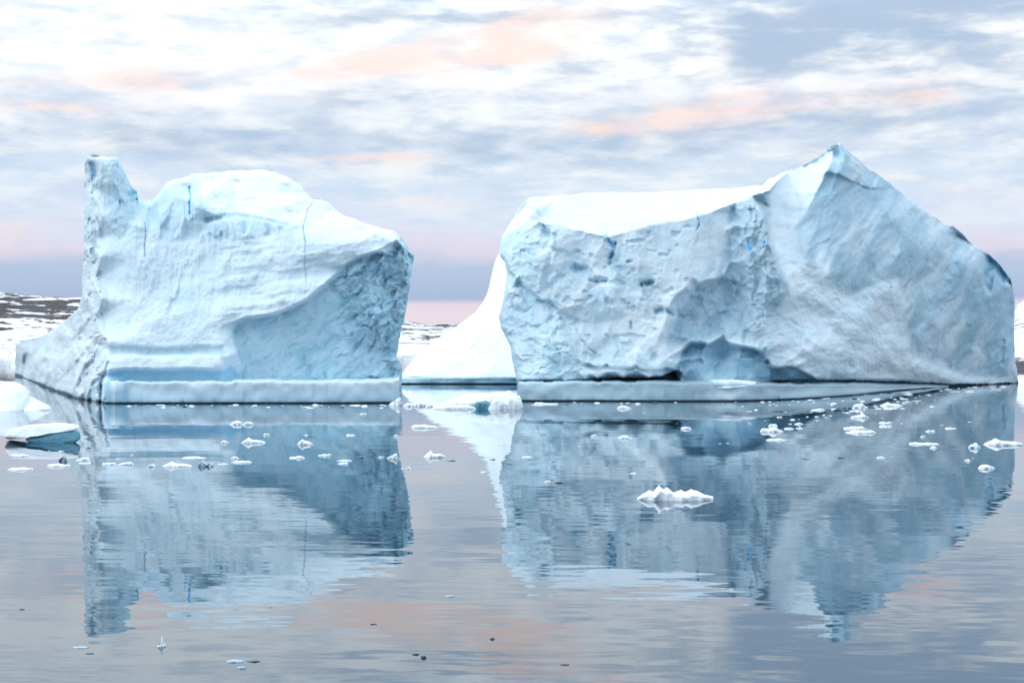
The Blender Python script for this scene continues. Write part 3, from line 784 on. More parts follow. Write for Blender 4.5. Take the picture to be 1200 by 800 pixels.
# ================================================================== FLOATING ICE
def outline_ice(name, top, base_y, depth, mat, parent=None, seed=0, rough=0.12, colr=None, c0=(0, 0, 0), zlow=-0.25, lean=0.0, step=1.2, d=None):
    """a floating lump with a given crest line: cross-sections from front to back"""
    d0 = d or dist(base_y)
    xs = [p[0] for p in top]
    n = max(10, int((xs[-1] - xs[0]) / step))
    px = np.linspace(xs[0], xs[-1], n)
    hy = np.interp(px, xs, [p[1] for p in top])
    X = (px - CX) / F * d0
    H = np.maximum((base_y - hy) / F * d0, 0.01)
    wid = depth * np.clip(np.sin(np.linspace(0.03, math.pi - 0.03, n)) ** 0.5, 0.02, 1)
    m = 18
    V = []
    for j in range(m):
        t = j / m * 2 * math.pi
        c, s = math.cos(t), math.sin(t)
        yy = -c * wid / 2
        zz = np.where(s > 0, H * (abs(s) ** 0.7), zlow * abs(s))
        ff = 4 / max(0.25, min(1.0, (X[-1] - X[0]) / 1.6))
        nn = rough * (fbm(X * ff + seed, yy * ff + c, zz * ff, seed, 3) + 0.9 * facets(X * ff * 1.3 + seed, t * 2 + yy * 0, seed, 1.3, 16))
        sc2 = np.minimum(1, H / (0.25 * min(1.0, X[-1] - X[0])) + 0.15)
        yy = yy + nn * sc2 * 0.6 + lean * zz
        zz = zz + nn * sc2 * np.minimum(H, 0.5) * (1 if s > 0 else 0.3)
        V.append(np.stack([X, d0 + depth / 2 + yy, zz], -1))
    V = np.array(V)
    Q = []
    for j in range(m):
        a = np.arange(n - 1) + j * n
        b = np.arange(n - 1) + ((j + 1) % m) * n
        Q.append(np.stack([a, b, b + 1, a + 1], -1))
    Q = np.concatenate(Q)
    V = V.reshape(-1, 3)
    org = np.array([X.mean(), d0 + depth / 2, 0.0]) if parent is None else np.array(parent.location)
    bm = bmesh.new()
    vs = [bm.verts.new(p) for p in (V - org)]
    for q in Q:
        bm.faces.new([vs[i] for i in q[::-1]])
    for e in (0, n - 1):
        try: bm.faces.new([vs[j * n + e] for j in range(m)])
        except ValueError: pass
    bmesh.ops.recalc_face_normals(bm, faces=bm.faces)
    me = bpy.data.meshes.new(name)
    bm.to_mesh(me)
    bm.free()
    for p in me.polygons: p.use_smooth = False
    me.materials.append(mat)
    o = bpy.data.objects.new(name, me)
    col.objects.link(o)
    if parent is None: o.location = org
    else: o.parent = parent
    return o


def hull_ice(name, pts, mat, parent=None, subdiv=3, noise=0.05, seed=0, org=None, smooth=False):
    bm = bmesh.new()
    for p in pts:
        bm.verts.new(p)
    r = bmesh.ops.convex_hull(bm, input=bm.verts)
    bmesh.ops.delete(bm, geom=[g for g in r['geom_interior'] if isinstance(g, bmesh.types.BMVert)], context='VERTS')
    bmesh.ops.triangulate(bm, faces=bm.faces)
    bmesh.ops.subdivide_edges(bm, edges=bm.edges, cuts=subdiv, use_grid_fill=True)
    for k in range(2):
        bmesh.ops.smooth_vert(bm, verts=bm.verts, factor=0.5, use_axis_x=True, use_axis_y=True, use_axis_z=True)
    bm.normal_update()
    co = np.array([v.co[:] for v in bm.verts])
    nn = noise * fbm(co[:, 0] * 2.2 + seed, co[:, 1] * 2.2, co[:, 2] * 2.2, seed, 4)
    org = np.array(org if org is not None else (co[:, 0].mean(), co[:, 1].mean(), 0))
    for v, k in zip(bm.verts, nn):
        v.co = v.co + v.normal * k - Vector(org)
    me = bpy.data.meshes.new(name)
    bm.to_mesh(me)
    bm.free()
    for p in me.polygons: p.use_smooth = smooth
    me.materials.append(mat)
    o = bpy.data.objects.new(name, me)
    col.objects.link(o)
    if parent is None: o.location = org
    else: o.parent = parent
    return o


hull_ice('snow_pile', [at(a, b, c) for a, b, c in [(806, 451, 95.8), (832, 447, 96.2), (848, 443, 96.6), (868, 445, 96.6), (888, 447, 97.2), (884, 452, 95.8), (866, 454, 95.0), (845, 455.5, 95.0), (822, 454, 95.1), (850, 450, 99), (820, 451, 98.5), (880, 450, 98.5)]], M_slush, rb, 5, 0.12, 77, org=rb.location[:])

# smooth low berg at the left edge, with a pyramid-shaped foot
def pts_(lst):
    return [at(x, y, d) for x, y, d in lst]


sb = empty('small_iceberg', at(10, 481, 82)[:2] + (0,))
tag(sb, 'low smooth white berg with a small pyramid foot, cut by the left edge', 'iceberg')
hull_ice('ice_body', pts_([(-45, 450, 84), (-5, 446, 84), (18, 447, 84), (30, 453, 84), (36, 461, 84), (34, 465, 83.5), (24, 490, 82), (-45, 492, 81), (5, 491, 81), (-45, 450, 90), (18, 448, 90), (34, 460, 88), (34, 484, 86), (-45, 485, 90)]), M_smooth, sb, 6, 0.10, 3, org=sb.location[:], smooth=True)
hull_ice('pyramid_foot', pts_([(33, 461, 84.3), (24, 490, 82.3), (26, 484, 82.2), (60, 475, 83.8), (66, 484, 84), (38, 484, 87), (50, 480, 82.6)]), M_smooth, sb, 5, 0.04, 5, org=sb.location[:], smooth=False)

# tilted floe with a snowy top over clear blue ice
tf = empty('ice_floe', at(50, 517, dist(517))[:2] + (0,))
tag(tf, 'tilted floe with a thick snow crust over a clear blue wedge', 'ice floe')
d0 = dist(518)
hull_ice('snow_crust', pts_([(4, 513, d0 - .3), (8, 503, d0), (22, 500, d0), (45, 498, d0), (58, 495, d0 + .5), (80, 495.5, d0 + .5), (92, 497, d0 + .3), (95, 503, d0 + .1), (60, 508, d0 - .2), (38, 512, d0 - .3), (20, 514.5, d0 - .4), (10, 514, d0 + 2), (90, 500, d0 + 2.2)]), M_brash, tf, 5, 0.07, 9, org=tf.location[:], smooth=True)
hull_ice('blue_wedge', pts_([(24, 514, d0 - .3), (60, 506, d0 - .1), (94, 503, d0 + .1), (95, 514, d0 - .1), (88, 519.5, d0 - .3), (70, 523, d0 - .3), (40, 523, d0 - .3), (90, 510, d0 + 1.8), (40, 512, d0 + 1.8)]), M_floeblue, tf, 4, 0.05, 11, org=tf.location[:])

# long growler in the gap with a blue hollow
gr = empty('growler', at(545, 478, dist(478))[:2] + (0,))
tag(gr, 'long low growler with a turquoise hollow, in the gap between the icebergs', 'growler')
outline_ice('ice_body', [(506, 477.5), (515, 474), (524, 470), (535, 466), (548, 464), (560, 462.5), (575, 461), (590, 459.5), (598, 459), (603, 462), (610, 466), (612, 472), (613, 477)], 478.5, 2.4, M_brash, gr, 3, 0.28)
outline_ice('ice_hollow', [(550, 478), (554, 474), (560, 471), (566, 470), (573, 471.5), (579, 475), (586, 478)], 478.9, 0.5, M_floeblue, gr, 7, 0.22)
outline_ice('snow_rim', [(508, 478), (518, 476), (530, 475.2), (545, 475), (556, 477), (558, 479)], 479.6, 0.8, M_brash, gr, 12, 0.12)
outline_ice('ice_block', [(572, 478), (576, 471), (582, 467), (588, 468), (593, 472), (598, 478)], 479.2, 0.6, M_brash, gr, 17, 0.2)
outline_ice('ice_block', [(590, 478), (592, 466), (598, 464), (606, 466), (611, 470), (613, 478)], 479, 0.9, M_brash, gr, 14, 0.18)

g2 = empty('growler', at(792, 586, dist(586.5))[:2] + (0,))
tag(g2, 'ragged white growler with one small peak, alone on the water below the right iceberg', 'growler')
outline_ice('ice_body', [(748, 586), (754, 581), (762, 576), (768, 577.5), (774, 570), (780, 575), (784, 573), (792, 579), (800, 577), (806, 579), (812, 576), (820, 578), (828, 581), (838, 583.5)], 586.5, 0.75, M_brash, g2, 21, 0.16, step=0.8)

# medium floes, each its own shape: (x0, x1, ytop, ybase, kind, label)
FL = [
 (455, 472, 465, 477.5, 'prism', 'sharp white prism of ice at the left end of the rubble in the gap'),
 (472, 486, 469, 478, 'lump', 'knobbly lump just right of the white prism in the gap'),
 (484, 500, 468, 478, 'lump', 'wide rubble lump between the prism and the long growler'),
 (498, 510, 470, 478, 'lump', 'last rubble lump touching the left tip of the long growler'),
 (481, 513, 496, 503, 'flat', 'flat lens-shaped white floe on the gap\'s reflection'),
 (496, 522, 528, 538, 'peak', 'white floe with a hump at its left end, on open water below the gap'),
 (453, 467, 531, 539, 'prism', 'white floe with an upturned corner at the left reflection\'s right edge'),
 (443, 450, 533, 537, 'lump', 'small round floe just left of the one with an upturned corner'),
 (470, 474, 547, 550, 'lump', 'tiny crumb, left one of a close pair below the upturned floe'),
 (475, 482, 546.5, 550, 'lump', 'small loaf, right one of a close pair below the upturned floe'),
 (6, 36, 547, 552, 'flat', 'thin flat floe nearest the left edge'),
 (53, 80, 542, 548, 'flat', 'flat grey-white floe below the floe with the blue wedge'),
 (68, 79, 532, 541, 'grey', 'grey pointed chunk under the right end of the blue-wedged floe'),
 (88, 104, 534, 541, 'lump', 'white lump over the reflection of the tower'),
 (91, 106, 541, 544, 'flat', 'short flat slab directly below the lump over the tower reflection'),
 (10, 32, 531, 536, 'flat', 'pale flat floe left of the grey pointed chunk'),
 (118, 135, 541, 545, 'flat', 'flat floe just right of the tower\'s reflection'),
 (137, 155, 539, 546, 'lump', 'lumpy floe with two knobs, right of the tower\'s reflection'),
 (151, 156, 531, 536, 'prism', 'small upright splinter above the two-knobbed floe'),
 (172, 182, 542, 548, 'lump', 'small dark-bottomed lump left of the notched white floe'),
 (188, 223, 541, 548.5, 'peak', 'notched white floe with a small peak at its right end, below the left iceberg'),
 (211, 240, 534, 538, 'flat', 'long thin plank-like floe above the notched white floe'),
 (230, 250, 539, 546.5, 'grey', 'grey wedge-shaped floe right of the notched white floe'),
 (254, 267, 542, 544.5, 'flat', 'thin sliver right of the grey wedge-shaped floe'),
 (270, 294, 539, 543, 'flat', 'flat tapered floe, lower of two under the middle of the left iceberg'),
 (270, 280, 534, 538, 'lump', 'short floe stacked just above the flat tapered one'),
 (281, 310, 512.5, 521, 'peak', 'broad boat-shaped floe in front of the left iceberg'),
 (308, 316, 506, 511, 'lump', 'small round lump up and right of the boat-shaped floe'),
 (258, 268, 515, 520, 'lump', 'small lump left of the boat-shaped floe'),
 (268, 284, 492, 499, 'lump', 'left half of a twin floe near the left iceberg\'s foot'),
 (284, 297, 493, 499, 'lump', 'right half of a twin floe near the left iceberg\'s foot'),
 (347, 366, 513.5, 523, 'peak', 'mushroom-shaped floe with a small hump, right of the boat-shaped floe'),
 (356, 361, 507.5, 511, 'lump', 'tiny lump right above the mushroom-shaped floe'),
 (338, 357, 533, 538, 'flat', 'flat tilted slab below the mushroom-shaped floe'),
 (372, 388, 531, 535, 'flat', 'thin slab right of the flat tilted slab'),
 (394, 412, 537.5, 541, 'flat', 'upper of two stacked slabs on the left iceberg\'s reflection'),
 (395, 408, 541, 544.5, 'flat', 'lower of two stacked slabs on the left iceberg\'s reflection'),
 (405, 416, 508, 511, 'flat', 'small flat floe in front of the left iceberg\'s broken face'),
 (421, 430, 483, 486, 'flat', 'small pale floe close to the right end of the left iceberg\'s foot'),
 (461, 467, 508, 512, 'lump', 'small crumb at the left iceberg\'s reflected right edge, nearest its foot'),
 (583, 592, 519, 521.5, 'flat', 'small sliver on the snow slope\'s reflection'),
 (563, 570, 551, 554, 'flat', 'small pale sliver low in the gap\'s reflection'),
 (611, 624, 533.5, 537, 'lump', 'knobbly small floe at the left edge of the right iceberg\'s reflection'),
 (625, 655, 470, 475, 'flat', 'pale flat floe against the left end of the right iceberg\'s foot'),
 (723, 741, 474, 480, 'lump', 'broken white floe close under the right iceberg\'s foot'),
 (724, 741, 508.5, 515, 'lump', 'two-part white floe in the dark reflected band of the right iceberg'),
 (692, 700, 508, 512, 'lump', 'small floe left of the two-part floe'),
 (798, 811, 498, 504, 'lump', 'ragged floe where the dark reflected band ends'),
 (638, 646, 562, 566, 'lump', 'small floe, white one of a pair low in the right iceberg\'s reflection'),
 (650, 661, 562, 566, 'dark', 'small dark-topped floe right of a white one, low in the right iceberg\'s reflection'),
 (738, 746, 552, 556, 'lump', 'lone small floe up and left of the ragged growler'),
 (892, 920, 499, 508, 'lump', 'heaped pile of brash, broad base, in the dark water under the ice block'),
 (901, 912, 494, 501, 'lump', 'knob sitting behind the heaped pile of brash'),
 (899, 923, 513, 517, 'flat', 'flat rounded floe below the heaped pile'),
 (919, 931, 500, 503.5, 'flat', 'small slab right of the heaped pile'),
 (931, 942, 494, 498, 'lump', 'loaf-shaped floe right of the heaped pile, upper one'),
 (933, 942, 499, 503, 'lump', 'small crumbly floe below the loaf-shaped floe'),
 (951, 968, 477, 482, 'lump', 'bumpy floe in the middle of the dark band'),
 (1000, 1018, 470, 480.5, 'lump', 'tall white chunk in the thick brash by the right iceberg'),
 (998, 1020, 484, 491, 'peak', 'pale blue floe below the tall white chunk'),
 (990, 1018, 498, 504, 'lump', 'upper lump of a mound of brash right of centre'),
 (993, 1029, 502, 509, 'lump', 'lower broad lump of a mound of brash right of centre'),
 (1031, 1046, 493, 497, 'flat', 'upper of two parallel slabs right of the brash mound'),
 (1031, 1047, 497.5, 501, 'flat', 'lower of two parallel slabs right of the brash mound'),
 (1033, 1060, 471, 477, 'peak', 'long flat white floe with a hump in the brash'),
 (1068, 1104, 517.5, 522, 'flat', 'long thin white floe over the right reflection'),
 (1090, 1100, 522, 526, 'lump', 'small floe tucked under the long thin one'),
 (1136, 1151, 517, 527, 'lump', 'craggy floe between the long thin floe and the right edge'),
 (1157, 1204, 513.5, 524, 'peak', 'largest floe at the right edge, pointed to the left'),
 (1148, 1168, 542.5, 551, 'lump', 'cauliflower-shaped white floe below the floe at the right edge'),
 (1131, 1139, 537, 541, 'lump', 'small floe up and left of the cauliflower-shaped one'),
 (1108, 1122, 500, 503, 'flat', 'thin pale floe above the long thin one'),
 (1085, 1097, 503, 506.5, 'flat', 'small slab down and left of the thin pale floe'),
 (1079, 1086, 509.5, 513, 'lump', 'small lump just above the long thin floe'),
 (1028, 1038, 534, 537.5, 'flat', 'small floe low on the peak\'s reflection'),
 (938, 950, 536, 538, 'dark', 'thin dark stick-like piece of clear ice, left of the peak\'s reflection'),
 (982, 990, 532, 536.5, 'dark', 'small dark chip of clear ice right of the stick-like piece'),
 (523, 534, 537.5, 540, 'dark', 'thin dark chip right of the white floe with a hump'),
 (573, 581, 536.5, 538.5, 'dark', 'thin dark chip near the tip of the snow slope\'s reflection'),
 (417, 427, 532, 536.5, 'dark', 'dark jagged chip on the left iceberg\'s reflection'),
 (101, 106, 522.5, 525, 'dark', 'dark chip right of the blue-wedged floe'),
 (184, 194, 745, 757, 'spike', 'small star-shaped bit with an upright spike, near the bottom left'),
 (264, 285, 771, 776, 'grey', 'flat grey-white bit near the bottom, left of the frame\'s middle'),
 (277, 288, 778, 783, 'grey', 'second grey-white bit just under the flat one near the bottom'),
 (289, 304, 772, 775.5, 'dark', 'thin dark sliver right of the flat grey-white bit near the bottom'),
 (483, 491, 763, 767, 'dark', 'left one of two dark chips near the bottom middle'),
 (493, 500, 764, 771, 'dark', 'right one of two dark chips near the bottom middle'),
 (521, 533, 695, 699, 'grey', 'thin pale stick on the pink reflection'),
 (434, 441, 728, 731.5, 'dark', 'dark chip left of the frame\'s middle on pale water'),
 (574, 580, 744, 749, 'dark', 'dark chip right of the thin pale stick, on pale water'),
 (84, 102, 756, 759.5, 'grey', 'thin pale stick lying near the bottom left corner'),
 (22, 28, 711, 714, 'dark', 'small dark chip nearest the left edge on pink water'),
 (100, 109, 763.5, 766, 'dark', 'dark sliver below the thin pale stick near the bottom left'),
 (657, 667, 775, 779, 'dark', 'dark chip near the bottom, right of the middle'),
]
def floe(name, f, seed):
    x0, x1, yt, yb, kd, label = f
    if kd in ('lump', 'peak', 'prism', 'flat') and x1 - x0 < 60:
        hh_ = yb - yt
        yb -= 0.20 * hh_
        yt += (0.16 if kd == 'lump' else 0.05) * hh_
    if kd == 'dark' or (kd == 'grey' and yb > 690):
        yt = yb - 0.55 * (yb - yt)
    w, h = x1 - x0, yb - yt
    rs = random.Random(seed)
    if kd == 'flat':
        prof = [(0, 1)] + [((i + rs.uniform(.2, .8)) / 7, rs.uniform(.05, .6) + .35 * abs((i + .5) / 7 * 2 - 1) ** 3) for i in range(7)] + [(1, 1)]
        hh = 0.85
    elif kd == 'peak':
        p = rs.choice([.3, .35, .65])
        prof = [(0, 1), (.08, .7), (p - .1, .35), (p, 0), (p + .12, .4), (.8, .55), (.95, .8), (1, 1)]
        hh = 1
    elif kd == 'prism':
        prof = [(0, 1), (.1, .75), (.75, 0), (.85, .05), (.95, .9), (1, 1)]
        hh = 1
    elif kd == 'spike':
        prof = [(0, .9), (.3, .7), (.42, .5), (.5, -0.1), (.58, .5), (.7, .7), (1, .9)]
        hh = 1
    else:
        k = max(4, int(w / 4))
        prof = [(0, 1)] + [((i + .5) / k, rs.uniform(0, .5) + .5 * abs((i + .5) / k * 2 - 1) ** 2) for i in range(k)] + [(1, 1)]
        hh = 1
    top = [(x0 + a * w, yb - (1 - b) * h * hh) for a, b in prof]
    d = dist(yb)
    wid = max(w / F * d * (0.55 if kd != 'prism' else 0.4), 0.06)
    mat = {'dark': M_dark, 'grey': M_grey}.get(kd, M_brash)
    o = outline_ice(name, top, yb, wid, mat, None, seed, min(0.22, (1.1 if kd in ('dark', 'grey') else 0.65) * h / F * d), step=max(0.5, w / 60), zlow=-0.3 * h / F * d - 0.03)
    tag(o, label, 'ice chunk' if kd in ('dark', 'grey', 'spike') or w < 12 else 'ice floe', 'loose pieces of drifting ice')
    return o


for i, f in enumerate(FL):
    floe('ice_chunk' if (f[1] - f[0] < 12 or f[4] in ('dark', 'grey', 'spike')) else 'ice_floe', f, 400 + i)

# crumbs of brash: a few shapes copied about
def crumb_mesh(k):
    rs = random.Random(900 + k)
    bm = bmesh.new()
    bmesh.ops.create_icosphere(bm, subdivisions=2, radius=1.0)
    co = np.array([v.co[:] for v in bm.verts])
    n = 0.30 * fbm(co[:, 0] * 1.6 + k * 9, co[:, 1] * 1.6, co[:, 2] * 1.6, k, 3) + 0.25 * facets(co[:, 0] * 1.5 + k * 5, co[:, 1] * 1.5 + co[:, 2], k)
    for v, e in zip(bm.verts, n):
        v.co *= 1 + 1.4 * e
        v.co.z *= 0.6
        v.co.z -= 0.1
    me = bpy.data.meshes.new('brash_crumb')
    bm.to_mesh(me)
    bm.free()
    me.materials.append(M_brash)
    return me


CM = [crumb_mesh(k) for k in range(7)]
CMD = []
for k in range(3):
    me = CM[k].copy()
    me.materials.clear()
    me.materials.append(M_dark)
    CMD.append(me)


def crumbs(n, region, label, group, size, dark=0.1, seed=0):
    rs = random.Random(seed)
    for i in range(n):
        px, py = region(rs)
        d = dist(py)
        wpx = rs.choice([1, 1, 1.4, 2, 3]) * size * rs.uniform(0.7, 1.3)
        w = wpx / F * d / 2
        isd = rs.random() < dark
        o = bpy.data.objects.new('brash_crumb', rs.choice(CMD if isd else CM))
        col.objects.link(o)
        o.location = ((px - CX) / F * d, d, 0)
        o.rotation_euler = (0, 0, rs.uniform(0, 6.28))
        zz = w * rs.uniform(0.2, 0.6)
        o.scale = (w, w * rs.uniform(.5, 1), zz)
        tag(o, ('dark clear ' if isd else 'white ') + label, 'ice crumb', group)


wlx = [p[0] for p in wl] + [1150, 1192]
wly = [p[1] for p in wl] + [451.5, 449.5]


def near_right(rs):
    x = rs.uniform(870, 1190) if rs.random() < 0.8 else rs.uniform(620, 870)
    return x, np.interp(x, wlx, wly) + 1.2 + abs(rs.gauss(0, 1)) * (5.0 if x > 870 else 1.5)


def band(rs):
    t = rs.random()
    x = 900 + 200 * t + rs.gauss(0, 14)
    return x, 494 - 26 * t + rs.gauss(0, 3.5)


crumbs(92, near_right, 'brash crumb in the strip along the waterline of the right iceberg', 'brash crumbs along the right iceberg', 3.4, 0.10, 1)
crumbs(66, band, 'brash crumb in the thick diagonal drift in front of the right iceberg\'s peak', 'brash crumbs in the diagonal drift', 3.6, 0.12, 2)
crumbs(50, lambda rs: (rs.uniform(150, 465), 474.5 + abs(rs.gauss(0, 1.6))), 'brash crumb in the thin line along the left iceberg\'s foot', 'brash crumbs along the left iceberg', 3.0, 0.25, 3)
crumbs(30, lambda rs: (rs.uniform(960, 1190), rs.uniform(480, 545)), 'brash crumb scattered over the reflection of the right iceberg\'s peak', 'brash crumbs over the peak\'s reflection', 1.7, 0.4, 4)
crumbs(20, lambda rs: (rs.uniform(0, 170), rs.uniform(526, 546)), 'brash crumb among the floes near the left edge', 'brash crumbs near the left edge', 2.0, 0.3, 5)
crumbs(20, lambda rs: (rs.uniform(620, 900), rs.uniform(476, 530)), 'brash crumb on the reflection of the right iceberg\'s long front', 'brash crumbs below the long front', 1.6, 0.3, 6)
crumbs(10, lambda rs: (rs.uniform(460, 600), rs.uniform(454, 462)), 'brash crumb on pale water behind the long growler', 'brash crumbs behind the long growler', 3.0, 0.7, 7)

# ================================================================== TWO GULLS
def gull(px, py, d, s, label):
    o = empty('gull', at(px, py, d))
    tag(o, label, 'bird', 'gulls over the left iceberg')
    bm = bmesh.new()
    bmesh.ops.create_uvsphere(bm, u_segments=12, v_segments=8, radius=1)
    for v in bm.verts:
        v.co = Vector((v.co.x * 0.26 * (1 - 0.35 * v.co.x), v.co.y * 0.07, v.co.z * 0.07)) * s
    me = bpy.data.meshes.new('bird_body')
    bm.to_mesh(me); bm.free()
    me.materials.append(M_grey)
    b = bpy.data.objects.new('bird_body', me); col.objects.link(b); b.parent = o
    for sg in (-1, 1):
        bm = bmesh.new()
        vs = []
        for t, z, w in ((0, 0, .16), (.35, .16, .14), (.7, .12, .03)):
            for dx, dz in ((-w / 2, 0), (w / 2, 0.0), (0, .02)):
                vs.append(bm.verts.new(Vector((dx, sg * t, z + dz)) * s))
        for k in (0, 3):
            for a, c in ((0, 1), (1, 2), (2, 0)):
                bm.faces.new([vs[k + a], vs[k + c], vs[k + 3 + c], vs[k + 3 + a]])
        bm.faces.new(vs[6:9])
        bmesh.ops.recalc_face_normals(bm, faces=bm.faces)
        me = bpy.data.meshes.new('wing')
        bm.to_mesh(me); bm.free()
        me.materials.append(M_dark)
        w_ = bpy.data.objects.new('wing', me); col.objects.link(w_); w_.parent = o
    o.rotation_euler = (R(15), 0, R(60))


gull(313.5, 195, 100, 0.30, 'tiny dark gull, upper one of two above the left iceberg\'s snow dome')
gull(316, 200, 101, 0.34, 'tiny dark gull, lower one of two above the left iceberg\'s snow dome')

# ================================================================== LAND
m, nt, bs = nodes('rocky_snow')
tc = nt.nodes.new('ShaderNodeTexCoord')
n1 = tex_noise(nt, 0.02, 11, 0.68, mapping(nt, tc.outputs['Object'], (1.0, 0.8, 8.0)), 0.4)
at_ = nt.nodes.new('ShaderNodeAttribute')
at_.attribute_name = 'tone_and_shade'
sx = nt.nodes.new('ShaderNodeSeparateColor')
nt.links.new(at_.outputs['Color'], sx.inputs[0])
thr = mth(nt, 'ADD', n1.outputs[0], sx.outputs[0])
rk = mrange(nt, thr, 0.99, 1.01)
rockc = mixc(nt, mrange(nt, tex_noise(nt, 0.25, 6, 0.7, tc.outputs['Object']).outputs[0], 0.35, 0.65), (0.012, 0.010, 0.012), (0.055, 0.043, 0.045))
nt.links.new(mixc(nt, rk, (0.82, 0.84, 0.90), rockc), bs.inputs['Base Color'])
bs.inputs['Roughness'].default_value = 0.9
M_land = m


def land(name, x0, x1, D0, D1, sky, rockamt, label=None, n=(220, 70), seed=0):
    """shore rising from the water at distance D0 to a skyline at D1; sky: [(px, py)] of the crest"""
    px = np.linspace(x0, x1, n[0])
    t = np.linspace(0, 1, n[1])
    T, PXs = np.meshgrid(t, px, indexing='ij')
    Dd = D0 + (D1 - D0) * T
    hs = (CY - np.interp(PXs, [p[0] for p in sky], [p[1] for p in sky])) / F * D1 + CH
    X = (PXs - CX) / F * Dd
    prof = T ** 0.9
    Z = hs * prof * (1 + 0.0 * T) - 0.6 * (1 - T)
    Z = Z + hs * 0.10 * fbm(X / (D1 * 0.05) + seed, Dd / (D1 * 0.1), None, 501 + seed, 5) * np.sin(np.pi * np.clip(T, 0, 1)) ** 0.7 * 1.8
    Z = Z + hs * 0.03 * fbm(X / (D1 * 0.01) + seed, Dd / (D1 * 0.05), None, 511 + seed, 4) * T
    # back slope
    Vf = np.stack([X, Dd, Z], -1)
    Db = Dd[-1] + (D1 - D0) * 0.6
    back = np.stack([(px - CX) / F * Db, Db, np.full(n[0], -2.0)], -1)
    V = np.concatenate([Vf, back[None]], 0)
    C = np.zeros(V.shape)
    amt = rockamt(np.concatenate([T, T[-1:] * 0 + 1]), np.concatenate([PXs, PXs[-1:]]))
    C[..., 0] = amt
    me = mesh_np(name, V.reshape(-1, 3), gridq(n[1] + 1, n[0]), C.reshape(-1, 3))
    o = bpy.data.objects.new(name, me)
    col.objects.link(o)
    me.materials.append(M_land)
    tag(o, kind='structure')
    return o


land('rocky_hills', -700, 330, 1250, 1750, [(-700, 320), (-300, 330), (0, 343), (20, 344.5), (40, 346.5), (60, 348), (95, 349), (160, 356), (330, 385)], lambda t, x: 0.485 + 0.085 * np.exp(-((t - .62) / .30) ** 2) - 0.07 * (t < 0.25), n=(420, 110), seed=3)
land('far_hills', 300, 1150, 2300, 3000, [(300, 384), (420, 382), (462, 377), (478, 376), (490, 379), (505, 380), (530, 379), (560, 378), (700, 374), (1150, 380)], lambda t, x: 0.47 + 0.04 * t, n=(380, 60), seed=5)
land('snow_shore', 420, 640, 335, 900, [(420, 403), (470, 401), (520, 402), (640, 404)], lambda t, x: 0.40 + 0.12 * (t > .8), n=(160, 40), seed=8)
land('left_snow_shore', -400, 60, 900, 1240, [(-400, 399), (0, 398), (60, 402)], lambda t, x: 0.45 + 0 * t, n=(160, 30), seed=9)
land('right_hills', 1140, 2200, 190, 560, [(1140, 375), (1175, 366), (1186, 362), (1194, 357), (1202, 352), (1260, 335), (1400, 320), (2200, 330)], lambda t, x: 0.455 + 0.02 * t, n=(420, 120), seed=12)

# ================================================================== WATER
me = bpy.data.meshes.new('water')
S = 16000
me.from_pydata([(-S, -400, 0), (S, -400, 0), (S, S, 0), (-S, S, 0)], [], [(0, 1, 2, 3)])
w = link('water', me)
tag(w, kind='structure')
m, nt, bs = nodes('calm_sea')
tc = nt.nodes.new('ShaderNodeTexCoord')
v = tc.outputs['Object']
# broad patches where a breath of wind stirs the surface
pat = mrange(nt, tex_noise(nt, 0.035, 3, 0.5, mapping(nt, v, (1, 1.6, 1))).outputs[0], 0.38, 0.62, 0.25, 1.0)
w1 = tex_noise(nt, 0.55, 2, 0.5, mapping(nt, v, (0.7, 1.5, 1), (0, 0, R(12))))
w2 = tex_noise(nt, 2.2, 3, 0.5, mapping(nt, v, (0.8, 1.3, 1), (0, 0, R(-18))))
w3 = tex_noise(nt, 0.12, 2, 0.5, mapping(nt, v, (0.7, 1.3, 1)))
sy_ = nt.nodes.new('ShaderNodeSeparateXYZ')
nt.links.new(v, sy_.inputs[0])
breeze = mrange(nt, sy_.outputs[1], 20, 55, 2.1, 1.0)
h = mth(nt, 'ADD', mth(nt, 'MULTIPLY', mth(nt, 'MULTIPLY', w1.outputs[0], breeze), 0.0040), mth(nt, 'MULTIPLY', mth(nt, 'MULTIPLY', w2.outputs[0], 0.0006), pat))
h = mth(nt, 'ADD', h, mth(nt, 'MULTIPLY', w3.outputs[0], 0.016))
wn = bump(nt, h, 1.0, 1.0)
nt.links.new(wn, bs.inputs['Normal'])
gl = nt.nodes.new('ShaderNodeBsdfGlossy')
gl.inputs['Color'].default_value = (0.78, 0.90, 0.98, 1)
bs.inputs['Specular Tint'].default_value = (0.86, 0.94, 1.0, 1)
gl.inputs['Roughness'].default_value = 0.0
nt.links.new(wn, gl.inputs['Normal'])
mxw = nt.nodes.new('ShaderNodeMixShader')
mxw.inputs[0].default_value = 0.08
nt.links.new(bs.outputs[0], mxw.inputs[1])
nt.links.new(gl.outputs[0], mxw.inputs[2])
nt.links.new(mxw.outputs[0], nt.nodes['Material Output'].inputs[0])
bs.inputs['Base Color'].default_value = (0.012, 0.040, 0.065, 1)
bs.inputs['Roughness'].default_value = 0.0
bs.inputs['IOR'].default_value = 1.65
me.materials.append(m)

